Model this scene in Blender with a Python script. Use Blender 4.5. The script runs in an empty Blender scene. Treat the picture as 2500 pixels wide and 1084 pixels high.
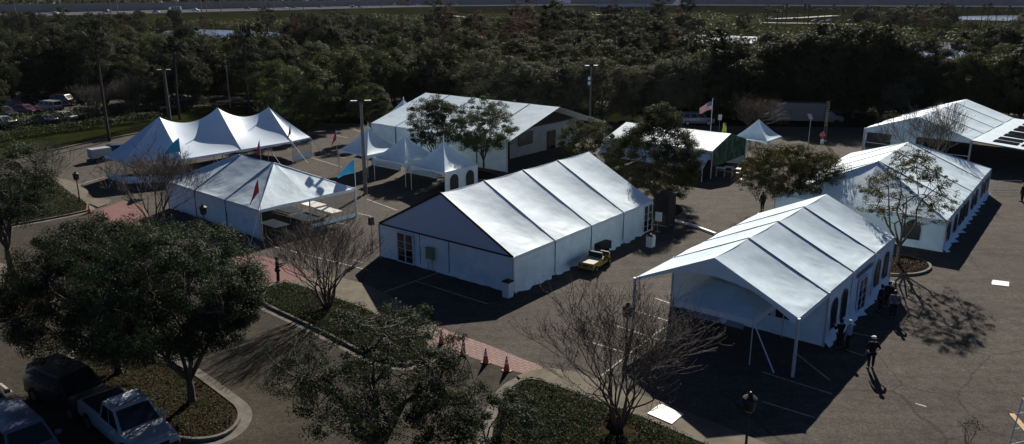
import bpy, bmesh, math, random
import numpy as np
from math import sin, cos, pi, radians, sqrt, atan2
from mathutils import Vector, Matrix, noise as mnoise

# ------------------------------------------------------------------ camera, sky, sun, exposure
SC = bpy.context.scene
COL = SC.collection
FPX, PIT, HC = 1942.0, 0.2817, 18.36           # focal length in px of a 2500 px wide frame, pitch, camera height
cam_d = bpy.data.cameras.new('camera'); cam = bpy.data.objects.new('camera', cam_d); COL.objects.link(cam)
cam_d.sensor_width = 36; cam_d.lens = FPX/2500*36; cam_d.clip_start = 0.5; cam_d.clip_end = 6000
cam.location = (0, 0, HC); cam.rotation_euler = (pi/2-PIT, 0, 0)
SC.camera = cam
SUN_AZ, SUN_EL = radians(13.5), radians(30.0)  # azimuth from +Y towards +X
w = bpy.data.worlds.new('World'); SC.world = w; w.use_nodes = True
nt = w.node_tree; bg = nt.nodes['Background']
sky = nt.nodes.new('ShaderNodeTexSky'); sky.sky_type = 'NISHITA'; sky.sun_disc = False
sky.sun_elevation = SUN_EL; sky.sun_rotation = SUN_AZ; sky.altitude = 10; sky.air_density = 0.32; sky.dust_density = 0.3; sky.ozone_density = 5.0
nt.links.new(sky.outputs[0], bg.inputs[0]); bg.inputs[1].default_value = 0.05
sd = bpy.data.lights.new('sun', 'SUN'); sd.energy = 5.0; sd.angle = radians(0.5); sd.color = (1.0, 0.90, 0.79)
sun = bpy.data.objects.new('sun', sd); COL.objects.link(sun)
sdir = Vector((sin(SUN_AZ)*cos(SUN_EL), cos(SUN_AZ)*cos(SUN_EL), sin(SUN_EL)))
sun.rotation_euler = sdir.to_track_quat('Z', 'Y').to_euler(); sun.location = (20, 60, 60)
SC.view_settings.view_transform = 'Standard'; SC.view_settings.look = 'None'
SC.view_settings.exposure = 0.6; SC.view_settings.gamma = 1.0
SC.render.engine = 'CYCLES'
SC.cycles.max_bounces = 5; SC.cycles.transparent_max_bounces = 8

# ------------------------------------------------------------------ helpers
def at(px, py, z=0.0):
    a = (px-1250)/FPX; b = -(py-542)/FPX
    dy = cos(PIT)+b*sin(PIT); dz = -sin(PIT)+b*cos(PIT)
    t = (z-HC)/dz
    return Vector((a*t, dy*t, z))
AZ = radians(38.0)                              # the lot's main direction (away to the right)
U = Vector((sin(AZ), cos(AZ), 0)); V = Vector((-cos(AZ), sin(AZ), 0))
ANG = pi/2-AZ                                   # rotation of local x onto U
def rnd(s): return random.Random(s)

class MB:
    def __init__(s): s.v = []; s.f = []; s.m = []
    def add(s, vs, fs, m=0):
        o = len(s.v); s.v += [tuple(p) for p in vs]; s.f += [tuple(i+o for i in f) for f in fs]; s.m += [m]*len(fs); return s
    def box(s, c, d, rz=0, m=0, taper=1.0):
        x, y, z = d[0]/2, d[1]/2, d[2]/2; vs = []
        for k, t in ((-1, 1), (1, taper)):
            for sx, sy in ((-1, -1), (1, -1), (1, 1), (-1, 1)):
                px, py = sx*x*t, sy*y*t
                vs.append((c[0]+px*cos(rz)-py*sin(rz), c[1]+px*sin(rz)+py*cos(rz), c[2]+k*z))
        return s.add(vs, [(3, 2, 1, 0), (4, 5, 6, 7), (0, 1, 5, 4), (1, 2, 6, 5), (2, 3, 7, 6), (3, 0, 4, 7)], m)
    def tube(s, pts, r, n=6, m=0, caps=True):
        pts = [Vector(p) for p in pts]
        if not hasattr(r, '__len__'): r = [r]*len(pts)
        vs = []; fs = []
        for i, p in enumerate(pts):
            d = (pts[min(i+1, len(pts)-1)]-pts[max(i-1, 0)])
            if d.length < 1e-9: d = Vector((0, 0, 1))
            d.normalize()
            a = d.orthogonal() if abs(d.z) < .99 else Vector((1, 0, 0))
            if abs(d.z) < .99: a = Vector((-d.y, d.x, 0)).normalized()
            b = d.cross(a).normalized(); a = b.cross(d).normalized()
            for k in range(n):
                t = 2*pi*k/n+pi/n; vs.append(p+(a*cos(t)+b*sin(t))*r[i])
        for i in range(len(pts)-1):
            for k in range(n):
                k2 = (k+1) % n
                fs.append((i*n+k, i*n+k2, (i+1)*n+k2, (i+1)*n+k))
        if caps: fs += [tuple(range(n))[::-1], tuple((len(pts)-1)*n+k for k in range(n))]
        return s.add(vs, fs, m)
    def lathe(s, prof, c=(0, 0, 0), n=16, m=0, sx=1, sy=1):
        vs = []; fs = []
        for r, z in prof:
            for k in range(n):
                t = 2*pi*k/n; vs.append((c[0]+r*cos(t)*sx, c[1]+r*sin(t)*sy, c[2]+z))
        for i in range(len(prof)-1):
            for k in range(n):
                k2 = (k+1) % n; fs.append((i*n+k, i*n+k2, (i+1)*n+k2, (i+1)*n+k))
        fs += [tuple(range(n))[::-1], tuple((len(prof)-1)*n+k for k in range(n))]
        return s.add(vs, fs, m)
    def sheet(s, poly, z=None, m=0):
        vs = [(p[0], p[1], p[2] if z is None else z) for p in poly]
        return s.add(vs, [tuple(range(len(vs)))], m)
    def prism(s, poly, z0, z1, m=0):
        n = len(poly)
        vs = [(p[0], p[1], z0) for p in poly]+[(p[0], p[1], z1) for p in poly]
        return s.add(vs, [tuple(range(n))[::-1], tuple(range(n, 2*n))]+[(i, (i+1) % n, n+(i+1) % n, n+i) for i in range(n)], m)
    def extrude(s, poly, off, m=0):            # polygon of 3d points extruded by vector off
        n = len(poly); vs = [Vector(p) for p in poly]+[Vector(p)+Vector(off) for p in poly]
        return s.add(vs, [tuple(range(n))[::-1], tuple(range(n, 2*n))]+[(i, (i+1) % n, n+(i+1) % n, n+i) for i in range(n)], m)
    def grid(s, fn, n, k, m=0):                # fn(s,t) -> point
        vs = [fn(i/n, j/k) for j in range(k+1) for i in range(n+1)]
        fs = [(j*(n+1)+i, j*(n+1)+i+1, (j+1)*(n+1)+i+1, (j+1)*(n+1)+i) for j in range(k) for i in range(n)]
        return s.add(vs, fs, m)
    def xf(s, M):
        s.v = [tuple(M @ Vector(p)) for p in s.v]; return s

def make_mesh(name, vs, fs, mats, mi=None, smooth=False):
    me = bpy.data.meshes.new(name); me.from_pydata(vs, [], fs)
    for m in (mats if isinstance(mats, (list, tuple)) else [mats]): me.materials.append(m)
    if mi is not None and any(mi): me.polygons.foreach_set('material_index', mi)
    if smooth: me.polygons.foreach_set('use_smooth', [True]*len(me.polygons))
    me.update(); return me
def obj(name, mb, mat, parent=None, smooth=False, fixn=True):
    me = make_mesh(name, mb.v, mb.f, mat, mb.m, smooth)
    if fixn and len(mb.f) < 4000:
        b = bmesh.new(); b.from_mesh(me); bmesh.ops.recalc_face_normals(b, faces=b.faces); b.to_mesh(me); b.free()
    o = bpy.data.objects.new(name, me); COL.objects.link(o)
    if parent: o.parent = parent
    return o
def link(name, me, parent=None):
    o = bpy.data.objects.new(name, me); COL.objects.link(o); o.parent = parent; return o
def tag(o, label=None, cat=None, group=None, kind=None):
    if label: o['label'] = label
    if cat: o['category'] = cat
    if group: o['group'] = group
    if kind: o['kind'] = kind
    return o
def thing(name, label, cat, loc=(0, 0, 0), rz=0, group=None):
    o = bpy.data.objects.new(name, None); COL.objects.link(o); o.empty_display_size = .2
    o.location = loc; o.rotation_euler = (0, 0, rz)
    return tag(o, label, cat, group)
def copy_tree(o, parent=None):
    c = o.copy(); COL.objects.link(c); c.parent = parent
    for ch in [x for x in KIDS(o)]: copy_tree(ch, c)
    return c
def KIDS(o): return [x for x in list(bpy.data.objects) if x.parent == o]
_kc = {}
def dup(root, loc, rz=0, label=None, group=None, scale=None, color=None):
    k = root.name
    if k not in _kc:
        _kc[k] = [(c, list(c.children)) for c in root.children]
    r = root.copy(); COL.objects.link(r); r.location = loc; r.rotation_euler = (0, 0, rz)
    if scale: r.scale = scale if hasattr(scale, '__len__') else (scale,)*3
    if label: r['label'] = label
    if group: r['group'] = group
    for c, gs in _kc[k]:
        d = c.copy(); COL.objects.link(d); d.parent = r
        if color: d.color = color
        for g in gs:
            e = g.copy(); COL.objects.link(e); e.parent = d
            if color: e.color = color
    return r

# ------------------------------------------------------------------ materials
def mat(name, col, rough=.6, spec=.5, metal=0, var=0.0, vscale=4.0, bump=0, bscale=20, col2=None, thr=None, objcol=False, trans=0, rnd_v=0, coat=0, alpha=1):
    m = bpy.data.materials.new(name); m.use_nodes = True; t = m.node_tree; N = t.nodes; L = t.links
    p = N['Principled BSDF']; p.inputs['Roughness'].default_value = rough; p.inputs['Metallic'].default_value = metal
    p.inputs['Specular IOR Level'].default_value = spec
    p.inputs['Coat Weight'].default_value = coat
    if trans: p.inputs['Transmission Weight'].default_value = trans
    if alpha < 1: p.inputs['Alpha'].default_value = alpha
    p.inputs['Base Color'].default_value = (*col, 1)
    src = None
    if objcol:
        oi = N.new('ShaderNodeObjectInfo'); src = oi.outputs['Color']
    tc = N.new('ShaderNodeTexCoord')
    if var or col2:
        nz = N.new('ShaderNodeTexNoise'); nz.inputs['Scale'].default_value = vscale; nz.inputs['Detail'].default_value = 8; nz.inputs['Roughness'].default_value = .65
        L.new(tc.outputs['Object'], nz.inputs['Vector'])
        rmp = N.new('ShaderNodeValToRGB'); L.new(nz.outputs['Fac'], rmp.inputs[0])
        lo, hi = thr or (.35, .65)
        rmp.color_ramp.elements[0].position = lo; rmp.color_ramp.elements[1].position = hi
        if col2: a, b = col, col2
        else: a = tuple(c*(1-var) for c in col); b = tuple(min(1, c*(1+var)) for c in col)
        rmp.color_ramp.elements[0].color = (*a, 1); rmp.color_ramp.elements[1].color = (*b, 1)
        if src is None: src = rmp.outputs[0]
        else:
            mx = N.new('ShaderNodeMix'); mx.data_type = 'RGBA'; mx.blend_type = 'MULTIPLY'; mx.inputs[0].default_value = 1
            L.new(src, mx.inputs[6]); L.new(rmp.outputs[0], mx.inputs[7]); src = mx.outputs[2]
    if rnd_v:
        oi = N.new('ShaderNodeObjectInfo'); hs = N.new('ShaderNodeHueSaturation')
        mr = N.new('ShaderNodeMapRange'); L.new(oi.outputs['Random'], mr.inputs[0]); mr.inputs[3].default_value = 1-rnd_v; mr.inputs[4].default_value = 1+rnd_v
        L.new(mr.outputs[0], hs.inputs['Value'])
        mr2 = N.new('ShaderNodeMapRange'); L.new(oi.outputs['Random'], mr2.inputs[0]); mr2.inputs[3].default_value = .485; mr2.inputs[4].default_value = .51
        L.new(mr2.outputs[0], hs.inputs['Hue'])
        if src is None: hs.inputs['Color'].default_value = (*col, 1)
        else: L.new(src, hs.inputs['Color'])
        src = hs.outputs[0]
    if src is not None: L.new(src, p.inputs['Base Color'])
    if bump:
        nb = N.new('ShaderNodeTexNoise'); nb.inputs['Scale'].default_value = bscale; nb.inputs['Detail'].default_value = 5
        L.new(tc.outputs['Object'], nb.inputs['Vector'])
        bp = N.new('ShaderNodeBump'); bp.inputs['Strength'].default_value = bump; bp.inputs['Distance'].default_value = .05
        L.new(nb.outputs['Fac'], bp.inputs['Height']); L.new(bp.outputs[0], p.inputs['Normal'])
    return m

def leaf_mat(name, a, b, scale=1.0, trans=.32, spec=.03, rnd_v=.2):
    m = mat(name, a, .6, spec, col2=b, vscale=scale, rnd_v=rnd_v); t = m.node_tree; N = t.nodes; L = t.links; p = N['Principled BSDF']
    src = p.inputs['Base Color'].links[0].from_socket
    tr = N.new('ShaderNodeBsdfTranslucent'); hs = N.new('ShaderNodeHueSaturation'); hs.inputs['Saturation'].default_value = 1.15; hs.inputs['Value'].default_value = 1.3
    L.new(src, hs.inputs['Color']); L.new(hs.outputs[0], tr.inputs['Color'])
    mx = N.new('ShaderNodeMixShader'); mx.inputs[0].default_value = trans
    L.new(p.outputs[0], mx.inputs[1]); L.new(tr.outputs[0], mx.inputs[2]); L.new(mx.outputs[0], N['Material Output'].inputs['Surface'])
    return m

def asphalt_mat(name, base, warm, speck=1.0):
    m = bpy.data.materials.new(name); m.use_nodes = True; t = m.node_tree; N = t.nodes; L = t.links; p = N['Principled BSDF']
    p.inputs['Roughness'].default_value = .95; p.inputs['Specular IOR Level'].default_value = .08
    tc = N.new('ShaderNodeTexCoord')
    def nz(sc, det=6, ro=.6):
        n = N.new('ShaderNodeTexNoise'); n.inputs['Scale'].default_value = sc; n.inputs['Detail'].default_value = det; n.inputs['Roughness'].default_value = ro
        L.new(tc.outputs['Object'], n.inputs['Vector']); return n
    def ramp(n, a, b, lo, hi):
        r = N.new('ShaderNodeValToRGB'); L.new(n.outputs['Fac'], r.inputs[0]); r.color_ramp.elements[0].position = lo; r.color_ramp.elements[1].position = hi
        r.color_ramp.elements[0].color = (*a, 1); r.color_ramp.elements[1].color = (*b, 1); return r
    def mul(a, b):
        mx = N.new('ShaderNodeMix'); mx.data_type = 'RGBA'; mx.blend_type = 'MULTIPLY'; mx.inputs[0].default_value = 1
        L.new(a, mx.inputs[6]); L.new(b, mx.inputs[7]); return mx.outputs[2]
    c = ramp(nz(.12, 5), base, warm, .38, .62).outputs[0]
    c = mul(c, ramp(nz(.9, 8, .7), (.78,)*3, (1.15,)*3, .35, .65).outputs[0])
    k = .32*speck
    c = mul(c, ramp(nz(9, 3, .8), (1-k,)*3, (1+k,)*3, .35, .65).outputs[0])
    c = mul(c, ramp(nz(3.4, 2, .8), (1-k*.5,)*3, (1+k*.5,)*3, .35, .65).outputs[0])
    mp = N.new('ShaderNodeMapping'); mp.inputs['Rotation'].default_value = (0, 0, radians(38)); mp.inputs['Scale'].default_value = (.16, 1.3, 1)
    L.new(tc.outputs['Object'], mp.inputs[0]); ns = nz(1.0, 6, .7); L.new(mp.outputs[0], ns.inputs['Vector'])
    c = mul(c, ramp(ns, (.84,)*3, (1.14,)*3, .35, .65).outputs[0])
    sc = nz(.55, 7, .75); c2 = ramp(sc, (1, 1, 1), (1.45, 1.38, 1.2), .64, .78).outputs[0]; c = mul(c, c2)
    oil = nz(.8, 3, .5); c = mul(c, ramp(oil, (.80, .80, .81), (1, 1, 1), .24, .34).outputs[0])
    vo = N.new('ShaderNodeTexVoronoi'); vo.feature = 'DISTANCE_TO_EDGE'; vo.inputs['Scale'].default_value = .16
    wv = nz(.7, 4, .6); ad = N.new('ShaderNodeMix'); ad.data_type = 'RGBA'; ad.inputs[0].default_value = .35; L.new(tc.outputs['Object'], ad.inputs[6]); L.new(wv.outputs['Color'], ad.inputs[7]); L.new(ad.outputs[2], vo.inputs['Vector'])
    cr = N.new('ShaderNodeValToRGB'); L.new(vo.outputs['Distance'], cr.inputs[0]); cr.color_ramp.elements[0].position = .0; cr.color_ramp.elements[1].position = .006
    cr.color_ramp.elements[0].color = (.55, .55, .55, 1); cr.color_ramp.elements[1].color = (1, 1, 1, 1); c = mul(c, cr.outputs[0])
    L.new(c, p.inputs['Base Color'])
    bp = N.new('ShaderNodeBump'); bp.inputs['Strength'].default_value = .35; bp.inputs['Distance'].default_value = .02
    L.new(nz(25, 3, .8).outputs['Fac'], bp.inputs['Height']); L.new(bp.outputs[0], p.inputs['Normal'])
    return m

def brick_mat(nm='brick_paving', c1=(.20, .125, .115), c2=(.17, .10, .092)):
    m = bpy.data.materials.new(nm); m.use_nodes = True; t = m.node_tree; N = t.nodes; L = t.links; p = N['Principled BSDF']
    p.inputs['Roughness'].default_value = .85
    tc = N.new('ShaderNodeTexCoord'); mp = N.new('ShaderNodeMapping'); mp.inputs['Rotation'].default_value = (0, 0, radians(38))
    b = N.new('ShaderNodeTexBrick'); b.inputs['Scale'].default_value = 1; b.inputs['Brick Width'].default_value = .46; b.inputs['Row Height'].default_value = .23
    b.inputs['Mortar Size'].default_value = .022; b.inputs['Color1'].default_value = (*c1, 1); b.inputs['Color2'].default_value = (*c2, 1); b.inputs['Mortar'].default_value = (.06, .030, .027, 1)
    L.new(tc.outputs['Object'], mp.inputs[0]); L.new(mp.outputs[0], b.inputs['Vector'])
    nz = N.new('ShaderNodeTexNoise'); nz.inputs['Scale'].default_value = .6; nz.inputs['Detail'].default_value = 6; L.new(tc.outputs['Object'], nz.inputs['Vector'])
    r = N.new('ShaderNodeValToRGB'); L.new(nz.outputs['Fac'], r.inputs[0]); r.color_ramp.elements[0].color = (.75, .7, .7, 1); r.color_ramp.elements[1].color = (1.25, 1.15, 1.1, 1)
    mx = N.new('ShaderNodeMix'); mx.data_type = 'RGBA'; mx.blend_type = 'MULTIPLY'; mx.inputs[0].default_value = 1
    L.new(b.outputs[0], mx.inputs[6]); L.new(r.outputs[0], mx.inputs[7]); L.new(mx.outputs[2], p.inputs['Base Color'])
    return m

M = dict(
    skylight=mat('dark_skylight', (.015, .017, .02), .9, 0), cyan_f=mat('cyan_flag', (.05, .36, .62), .7, .1),
    hway=mat('highway_concrete', (.14, .14, .14), .9, 0, var=.1, vscale=.1),
    rail=mat('pale_barrier', (.62, .62, .60), .8, .1),
    wall_grey=mat('grey_wall', (.30, .34, .38), .6, .2, var=.1, vscale=1), truck=mat('shaded_truck_paint', (.13, .145, .155), .5, .3),  # truck: the white truck's shade is put into this dark grey paint
    asphalt=asphalt_mat('asphalt', (.071, .065, .059), (.084, .078, .068), 1.1),
    asphalt2=asphalt_mat('old_asphalt', (.040, .037, .030), (.058, .052, .040), 1.1),
    brick=brick_mat(), brick_red=brick_mat('red_brick_paving', (.17, .066, .064), (.14, .052, .050)),
    concrete=mat('concrete', (.125, .112, .085), .9, .2, var=.25, vscale=1.2, bump=.2),
    concrete2=mat('pale_concrete', (.13, .122, .105), .9, .2, var=.25, vscale=2.0),
    paint=mat('road_paint', (.16, .155, .145), .8, .2, col2=(.42, .41, .38), vscale=3, thr=(.3, .6)),
    white_paint=mat('white_paint', (.82, .81, .78), .6, .3, var=.06, vscale=2),
    vinyl=mat('white_vinyl', (.64, .79, .88), .5, .04, var=.07, vscale=.9, bump=.32, bscale=1.9),
    vinyl_wall=mat('white_vinyl_wall', (.70, .86, .95), .5, .3, var=.08, vscale=1.2, bump=.35, bscale=5.0),
    vinyl_sheer=mat('white_pole_tent_cloth', (.66, .80, .93), .45, .06, var=.03, vscale=.5, bump=.08, bscale=2),
    seam=mat('roof_track', (.10, .13, .17), .5, .4),
    hem=mat('vinyl_hem', (.66, .74, .82), .5, .3),
    slate=mat('slate_blue_fabric', (.56, .66, .80), .8, .1),
    black=mat('black_trim', (.012, .012, .013), .5, .3),
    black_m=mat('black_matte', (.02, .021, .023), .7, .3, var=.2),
    alu=mat('aluminium', (.55, .56, .57), .35, .5, metal=.7),
    steel=mat('galvanised_steel', (.42, .42, .42), .45, .5, metal=.6, var=.15),
    tpost=mat('tent_post', (.50, .52, .54), .45, .5),
    glass=mat('dark_glass', (.010, .012, .015), .12, .6),
    pane=mat('window_vinyl', (.03, .036, .042), .25, .5),
    clear=mat('clear_vinyl', (.22, .25, .27), .15, .5, alpha=.35),
    bark=mat('bark', (.085, .072, .058), .9, .2, var=.35, vscale=6, bump=.6, bscale=14),
    bark_pale=mat('crape_bark', (.10, .080, .062), .75, .2, var=.35, vscale=5, bump=.2),
    twig=mat('twig', (.095, .085, .075), .75, .2, var=.25, vscale=3),
    leaf=leaf_mat('oak_leaf', (.026, .038, .017), (.062, .070, .032), .35, rnd_v=.38),
    leaf_near=leaf_mat('near_oak_leaf', (.014, .025, .012), (.036, .050, .025), 1.2, spec=.10),
    leaf_warm=leaf_mat('yellowing_oak_leaf', (.070, .068, .020), (.030, .042, .015), 1.2, spec=.08),
    leaf_grey=leaf_mat('grey_oak_leaf', (.052, .062, .040), (.105, .108, .072), .3),
    leaf_dark=leaf_mat('dark_leaf', (.018, .026, .013), (.042, .048, .026), .3, rnd_v=.4),
    leaf_red=leaf_mat('rust_leaf', (.060, .034, .022), (.050, .036, .024), .5),
    leaf_olive=leaf_mat('olive_leaf', (.048, .054, .014), (.028, .038, .012), .5),
    frond=mat('palm_frond', (.012, .020, .009), .6, .02, col2=(.030, .034, .018), vscale=1.2),
    frond_dead=mat('dead_frond', (.09, .06, .035), .7, .3, var=.2),
    palm_trunk=mat('palm_trunk', (.05, .046, .042), .9, .2, var=.4, vscale=5, bump=.5),
    cover=leaf_mat('ground_cover_leaf', (.016, .032, .013), (.042, .060, .026), 2.5, spec=.06),
    litter=mat('fallen_leaf', (.075, .048, .026), .8, .1, col2=(.035, .027, .018), vscale=3),
    soil=mat('mulch', (.022, .017, .012), .95, 0, col2=(.042, .033, .022), vscale=5, bump=.5, bscale=15),
    grass=mat('lawn', (.010, .015, .005), .9, 0, col2=(.024, .029, .009), vscale=.35, bump=.3),
    scrub=mat('scrub_ground', (.008, .011, .006), .95, 0, col2=(.018, .020, .009), vscale=.04, thr=(.4, .65)),
    embank=mat('embankment_grass', (.012, .015, .006), .95, 0, col2=(.026, .028, .011), vscale=.03),
    water=mat('water', (.10, .11, .12), .16, .8, bump=.25, bscale=.6),
    road=mat('far_road', (.19, .19, .185), .85, .2, var=.1, vscale=.1),
    barrier=mat('noise_wall', (.22, .23, .24), .9, .1, var=.12, vscale=.08),
    cpaint=mat('car_paint', (1, 1, 1), .3, .5, objcol=True, coat=.6),
    tyre=mat('tyre', (.012, .012, .012), .85, .2), rim=mat('wheel_rim', (.35, .35, .36), .35, .5, metal=.8),
    lampw=mat('lamp_lens', (.75, .75, .72), .2, .6), lampr=mat('tail_lens', (.30, .02, .02), .25, .5),
    orange=mat('cone_orange', (.75, .085, .035), .5, .4), reflect=mat('reflective_white', (.8, .8, .8), .4, .5),
    yellow=mat('cart_yellow', (.27, .20, .04), .5, .3, var=.12), bed=mat('cart_deck', (.38, .35, .29), .7, .3, var=.15, vscale=5),
    red_f=mat('red_flag', (.72, .06, .09), .65, .3), crim_f=mat('crimson_flag', (.42, .03, .10), .65, .3), blue_f=mat('blue_flag', (.03, .28, .70), .6, .3, col2=(.10, .42, .80), vscale=2),
    navy_f=mat('navy_flag', (.04, .07, .18), .65, .3), amber_f=mat('amber_flag', (.28, .17, .05), .65, .3),
    lime=mat('lime_banner', (.45, .55, .06), .6, .3), flagw=mat('flag_white', (.8, .8, .8), .7, .2),
    skin=mat('skin', (.42, .26, .18), .6, .3), hair=mat('dark_hair', (.03, .022, .018), .6, .4),
    cloth_dark=mat('dark_cloth', (.018, .019, .022), .85, .2), cloth_grey=mat('grey_cloth', (.14, .15, .18), .85, .2), cloth_blue=mat('pale_blue_cloth', (.22, .30, .46), .85, .2),
    cloth_white=mat('white_cloth', (.75, .75, .75), .8, .2), cloth_orange=mat('orange_cloth', (.75, .25, .04), .8, .2),
    green_wall=mat('leaf_print_wall', (.008, .035, .026), .7, .2, col2=(.05, .13, .065), vscale=1.3, thr=(.45, .6)),
    wood=mat('timber', (.45, .33, .18), .8, .3, var=.2, vscale=3), boxg=mat('green_grey_box', (.20, .23, .13), .6, .4),
    post_dark=mat('dark_post', (.03, .03, .032), .5, .5), pole=mat('concrete_pole', (.12, .118, .105), .8, .3, var=.15, vscale=2),
    sign_red=mat('sign_red', (.55, .03, .04), .5, .4), plate=mat('white_board', (.84, .83, .80), .6, .3, var=.04, vscale=1.5),
)
WHITE_CLOTH = M['vinyl']

# ------------------------------------------------------------------ the setting: ground
def struct(name, mb, m): return tag(obj(name, mb, m), kind='structure')
def W2(a, b, O=(0.1, 47.15)):                 # lot frame (origin at the near corner of the central tent) to world
    return Vector((O[0], O[1], 0))+U*a+V*b
struct('ground', MB().sheet([(-1690, -200), (1690, -200), (1690, 2240), (-1690, 2240)], -.06), M['scrub'])
lot = [at(-700, 1400), at(3300, 1400), at(3300, 420), at(2700, 330), at(2120, 312), at(1500, 303), at(1000, 303), at(700, 300), at(470, 318), at(345, 322), at(220, 345), at(0, 395), at(-300, 470), at(-900, 700)]
struct('car_park', MB().sheet(lot, -.004), M['asphalt'])

# road in front (left) and left-hand lane with a browner, older surface
def pxpoly(pts, z=0): return [at(x, y, 0)+Vector((0, 0, z)) for x, y in pts]
road = [W2(-7.8, -30), W2(-7.8, 60), W2(-40, 60), W2(-40, -30)]
struct('road', MB().sheet(road, 0.0), M['asphalt2'])
# brick crosswalk bands between the kerbed islands
brk = MB()
struct('brick_crossing', MB().sheet(pxpoly([(1052, 828), (1064, 796), (1180, 838), (1345, 903), (1300, 916), (1262, 908), (1150, 872)], .006)), M['brick'])
struct('brick_crossing', MB().sheet(pxpoly([(560, 640), (592, 615), (650, 628), (765, 664), (750, 680), (700, 688), (640, 690)], .006)), M['brick_red'])
struct('brick_crossing', MB().sheet(pxpoly([(243, 512), (300, 490), (345, 500), (372, 540), (330, 560), (262, 536)], .006)), M['brick_red'])
# pavements
struct('pavement', MB().prism(pxpoly([(1262, 921), (1295, 908), (1337, 901), (1400, 910), (1480, 940), (1608, 982), (1760, 1043), (1905, 1100), (2100, 1180), (2000, 1210), (1710, 1085), (1539, 1012), (1434, 976), (1298, 923), (1275, 931)]), -.02, .09), M['concrete'])
struct('pavement', MB().prism(pxpoly([(708, 692), (740, 683), (830, 680), (880, 693), (935, 716), (1000, 752), (1066, 797), (1056, 826), (1010, 822), (935, 782), (869, 750), (800, 722), (720, 693)]), -.02, .09), M['concrete'])
struct('pavement', MB().prism(pxpoly([(120, 432), (170, 442), (205, 455), (216, 470), (208, 484), (270, 488), (262, 500), (240, 508), (214, 497), (160, 466)]), -.02, .09), M['concrete'])
struct('pavement', MB().prism(pxpoly([(415, 556), (470, 560), (540, 590), (590, 616), (566, 640), (500, 606), (430, 575)]), -.02, .09), M['concrete'])
struct('pavement', MB().prism(pxpoly([(-60, 620), (0, 644), (95, 672), (30, 700), (-60, 690)]), -.02, .09), M['concrete'])

def offset_poly(poly, d):
    n = len(poly); out = []
    A = sum(poly[i].x*poly[(i+1) % n].y-poly[(i+1) % n].x*poly[i].y for i in range(n)); sg = 1 if A > 0 else -1
    for i in range(n):
        a, b, c = poly[i-1], poly[i], poly[(i+1) % n]
        e1 = (b-a).normalized(); e2 = (c-b).normalized()
        n1 = Vector((e1.y, -e1.x, 0))*sg; n2 = Vector((e2.y, -e2.x, 0))*sg
        k = n1+n2; k = k/max(.5, (1+n1.dot(n2)))
        out.append(b+k*d)
    return out
def smooth_poly(p, it=2):
    for _ in range(it):
        q = []
        for i in range(len(p)):
            a, b = p[i], p[(i+1) % len(p)]; q += [a*.75+b*.25, a*.25+b*.75]
        p = q
    return p
def ring(mb, outer, inner, z0, z1):
    n = len(outer)
    vs = [(p.x, p.y, z0) for p in outer]+[(p.x, p.y, z1) for p in outer]+[(p.x, p.y, z1) for p in inner]+[(p.x, p.y, z0) for p in inner]
    fs = []
    for i in range(n):
        j = (i+1) % n
        fs += [(i, j, n+j, n+i), (n+i, n+j, 2*n+j, 2*n+i), (2*n+i, 2*n+j, 3*n+j, 3*n+i)]
    mb.add(vs, fs)
def island(pts, surf, label_n, gutter=.45, it=2, kerb=.16):
    p = smooth_poly(pxpoly(pts), it)
    k = MB(); ring(k, offset_poly(p, kerb), p, -.02, .15)
    if gutter: ring(k, offset_poly(p, kerb+gutter), offset_poly(p, kerb+.002), -.02, .012)
    struct('kerb', k, M['concrete2'])
    struct(label_n, MB().sheet([(q.x, q.y, .11) for q in offset_poly(p, -.003)]), surf)
    return p
isl_mid = island([(642, 726), (668, 700), (705, 692), (786, 721), (869, 749), (935, 781), (1010, 822), (1050, 838), (1030, 880), (980, 895), (900, 868), (800, 815), (700, 768), (650, 745)], M['soil'], 'planting_bed', it=1)
isl_right = island([(1298, 924), (1434, 977), (1539, 1013), (1710, 1086), (1900, 1170), (1800, 1260), (1400, 1240), (1220, 1180), (1195, 1090), (1215, 1010), (1245, 950)], M['soil'], 'planting_bed', it=2)
isl_tree = island([(180, 872), (228, 842), (330, 850), (440, 896), (540, 970), (590, 1010), (560, 1062), (480, 1078), (395, 1062), (330, 1010), (240, 930), (185, 905)], M['soil'], 'planting_bed', it=2)
isl_small = island([(2120, 628), (2190, 624), (2250, 636), (2275, 655), (2240, 672), (2160, 672), (2110, 655)], M['soil'], 'planting_bed', gutter=0, it=2)
isl_mid2 = island([(1560, 500), (1620, 494), (1660, 508), (1668, 522), (1640, 535), (1590, 540), (1550, 522)], M['soil'], 'planting_bed', gutter=.5, it=2)
isl_left = island([(-80, 470), (60, 420), (120, 434), (165, 470), (230, 512), (150, 530), (-20, 560), (-120, 540)], M['soil'], 'planting_bed', it=1)
isl_lane = island([(330, 560), (380, 545), (430, 578), (500, 610), (560, 645), (640, 700), (600, 720), (500, 690), (400, 640), (300, 590)], M['soil'], 'planting_bed', it=1)
isl_farl = island([(-120, 780), (-40, 700), (40, 690), (130, 720), (120, 760), (65, 775), (-40, 790)], M['soil'], 'planting_bed', it=2)
isl_hm = island([(985, 415), (1030, 400), (1120, 408), (1210, 425), (1225, 440), (1150, 440), (1040, 430)], M['soil'], 'planting_bed', gutter=0, it=2)
isl_k = island([(1370, 425), (1410, 405), (1450, 412), (1470, 430), (1430, 442), (1380, 440)], M['soil'], 'planting_bed', gutter=0, it=2)
isl_m = island([(1890, 530), (1930, 505), (1975, 512), (1985, 530), (1940, 545)], M['soil'], 'planting_bed', gutter=0, it=2)

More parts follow.
